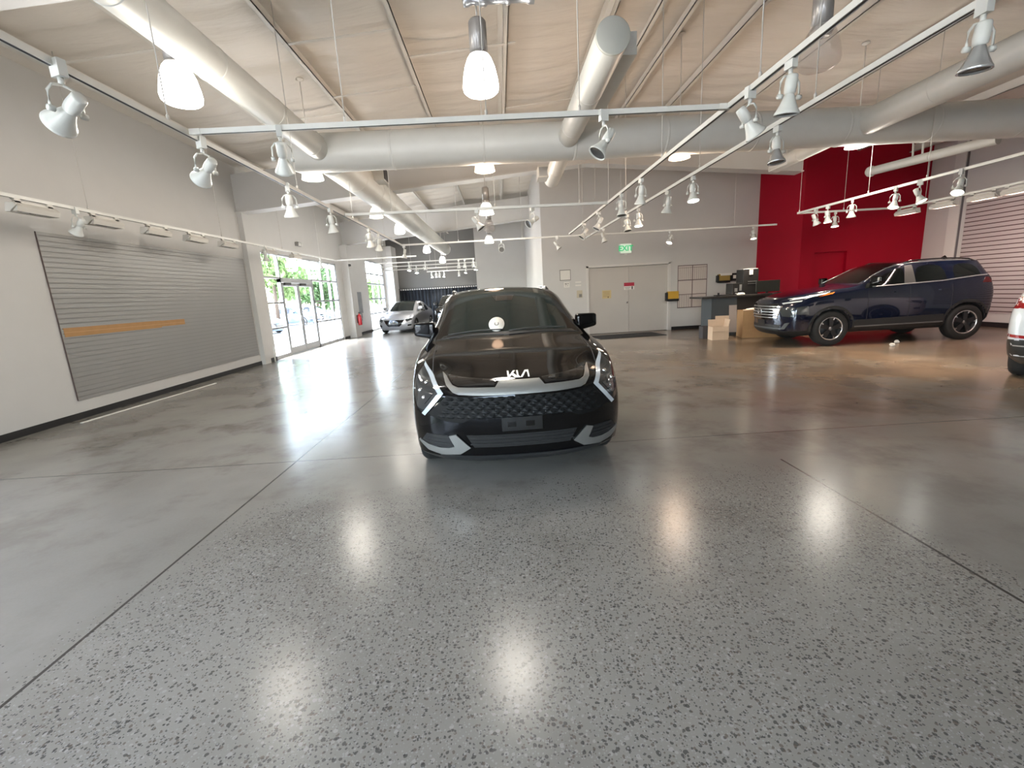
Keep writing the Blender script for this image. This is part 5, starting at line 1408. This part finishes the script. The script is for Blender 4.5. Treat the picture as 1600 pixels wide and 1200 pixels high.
r_ = tag(empty('monitor', ((p.x+q.x)/2, 12.98, 1.14)), 'dark computer monitor on the desk behind the bonnet of the blue car', 'monitor')
hw = (q.x-p.x)/2
MB().box(-hw, hw, 0, .03, .06, p.z-1.14, bev=.004).build('screen', mat('dark_screen', (.035, .037, .032), .35), r_)
MB().box(-.03, .03, .03, .06, .02, .25).box(-.12, .12, -.03, .15, 0, .012).build('stand', M_PLASTIC, r_)
p = onZ(1178, 459, 1.15)
r_ = tag(empty('paper_heap', (p.x-.55, 12.98, 1.14)), 'crumpled white paper on the counter in front of the monitor', 'paper')
bm = bmesh.new(); bmesh.ops.create_icosphere(bm, subdivisions=3, radius=.07)
for v in bm.verts: v.co *= 1+random.uniform(-.18, .18); v.co.z = max(-.03, v.co.z*.6); v.co.x *= 1.6
g = MB(); g.bm = bm; g.build('sheet', M_PAPER, r_, loc=(0, 0, .032))
r_ = tag(empty('desk_tray', (DKX+.25, DKY+.15, 1.14)), 'flat black tray on the left end of the counter', 'tray')
MB().box(0, .42, 0, .3, 0, .03, bev=.004).build('tray', M_PLASTIC, r_)
r_ = tag(empty('desk_figure', (DKX+.18, DKY+.0, 1.14)), 'little dark stapler standing near the left end of the counter', 'stapler')
MB().box(-.015, .03, 0, .03, 0, .10).box(-.03, .04, -.01, .05, 0, .012).build('body', M_DARK, r_)
# cardboard
def open_box(name, x, y, rz, w, d, h, m, label, flaps=True, t=.006):
    r = tag(empty(name, (x, y, 0), rz), label, 'box')
    MB().box(0, w, 0, t, 0, h).box(0, w, d-t, d, 0, h).box(0, t, t, d-t, 0, h).box(w-t, w, t, d-t, 0, h).box(t, w-t, t, d-t, 0, t).build('box_walls', m, r)
    if flaps:
        MB().box(0, w, 0, t, 0, d*.5).build('flap', m, r, loc=(0, d-t, h), rot=(R(-8), 0, 0))
        MB().box(0, t, 0, d, 0, w*.45).build('flap', m, r, loc=(w-t, 0, h), rot=(0, R(10), 0))
        MB().box(0, w, 0, t, 0, d*.35).build('flap', m, r, loc=(0, t, h), rot=(R(170), 0, 0))
    return r
open_box('cardboard_box', 5.72, 12.05, R(-6), .42, .36, .36, M_CARDL, 'small pale open cardboard box on the floor before the desk')
open_box('cardboard_box', 5.66, 12.5, R(-4), .34, .3, .34, mat('dark_carton', (.06, .055, .06), .8), 'small dark carton half behind the pale open box', False)
r_ = tag(empty('cardboard_sheet', (6.02, 12.5, .0), R(-10)), 'upright pale cardboard sheet standing behind the small open box', 'cardboard')
MB().box(0, .36, 0, .008, 0, .62).build('sheet', M_CARDL, r_, rot=(R(-6), 0, 0))
MB().box(.36, .56, -.01, .002, .15, .90).build('sheet_end', mat('grey_cardboard', (.36, .30, .27), .85), r_, rot=(R(-6), 0, 0))
r_ = open_box('cardboard_box', 6.62, 12.2, R(-14), 1.18, .62, .74, M_CARD, 'large brown open cardboard box between the desk and the blue car', False)
MB().box(0, 1.2, -.03, .05, .0, .02).build('flap', M_CARDL, r_, loc=(0, 0, .745), rot=(R(12), R(-2), 0))
MB().box(0, .03, -.01, .0, .1, .18).build('tape_mark', M_PAPER, r_, loc=(1.10, 0, 0))
r_ = tag(empty('paper_stack', (6.85, 12.35, .77), R(-14)), 'loose white papers lying on the large cardboard box', 'paper')
MB().prism([(0, 0), (.35, .035), (.60, .03), (.85, .14), (.87, .13), (.62, .01), (.35, .015), (0, -.01)], 0, .25).build('sheets', M_PAPER, r_)
# black mat before the doors
a, b, c, d_ = onZ(938, 532, 0), onZ(1033, 523, 0), onZ(1000, 519, 0), onZ(905, 527.5, 0)
o = MB().box(0, 2.15, 0, 1.15, 0, .012, bev=.003).build('door_mat', mat('black_mat', (.016, .015, .015), .9, bump=.3, bscale=200), None, loc=(3.05, 13.75, .001), rot=(0, 0, R(6)))
tag(o, 'black door mat on the floor in front of the double doors', 'mat')
# litter near the blue car
for k, (u, v, lb) in enumerate(((1394, 541, 'crumpled white tissue on the floor, nearer of two by the blue car'), (1401, 536, 'crumpled white tissue on the floor, farther of two by the blue car'))):
    p = onZ(u, v, 0); bm = bmesh.new(); bmesh.ops.create_icosphere(bm, subdivisions=3, radius=.045)
    for vv in bm.verts: vv.co *= 1+random.uniform(-.25, .25); vv.co.z = max(-.03, vv.co.z*.8)
    g = MB(); g.bm = bm; tag(g.build('tissue', M_PAPER, None, loc=(p.x, p.y, .031)), lb, 'tissue')
# wheelstop pole by the entrance corner
o = MB().tube((0, 0, 0), (0, 0, .45), .02, 10).build('floor_post', M_WHITE, None, loc=(WL+.16, 12.95, 0)); tag(o, 'short white post at the wall corner before the entrance', 'post')
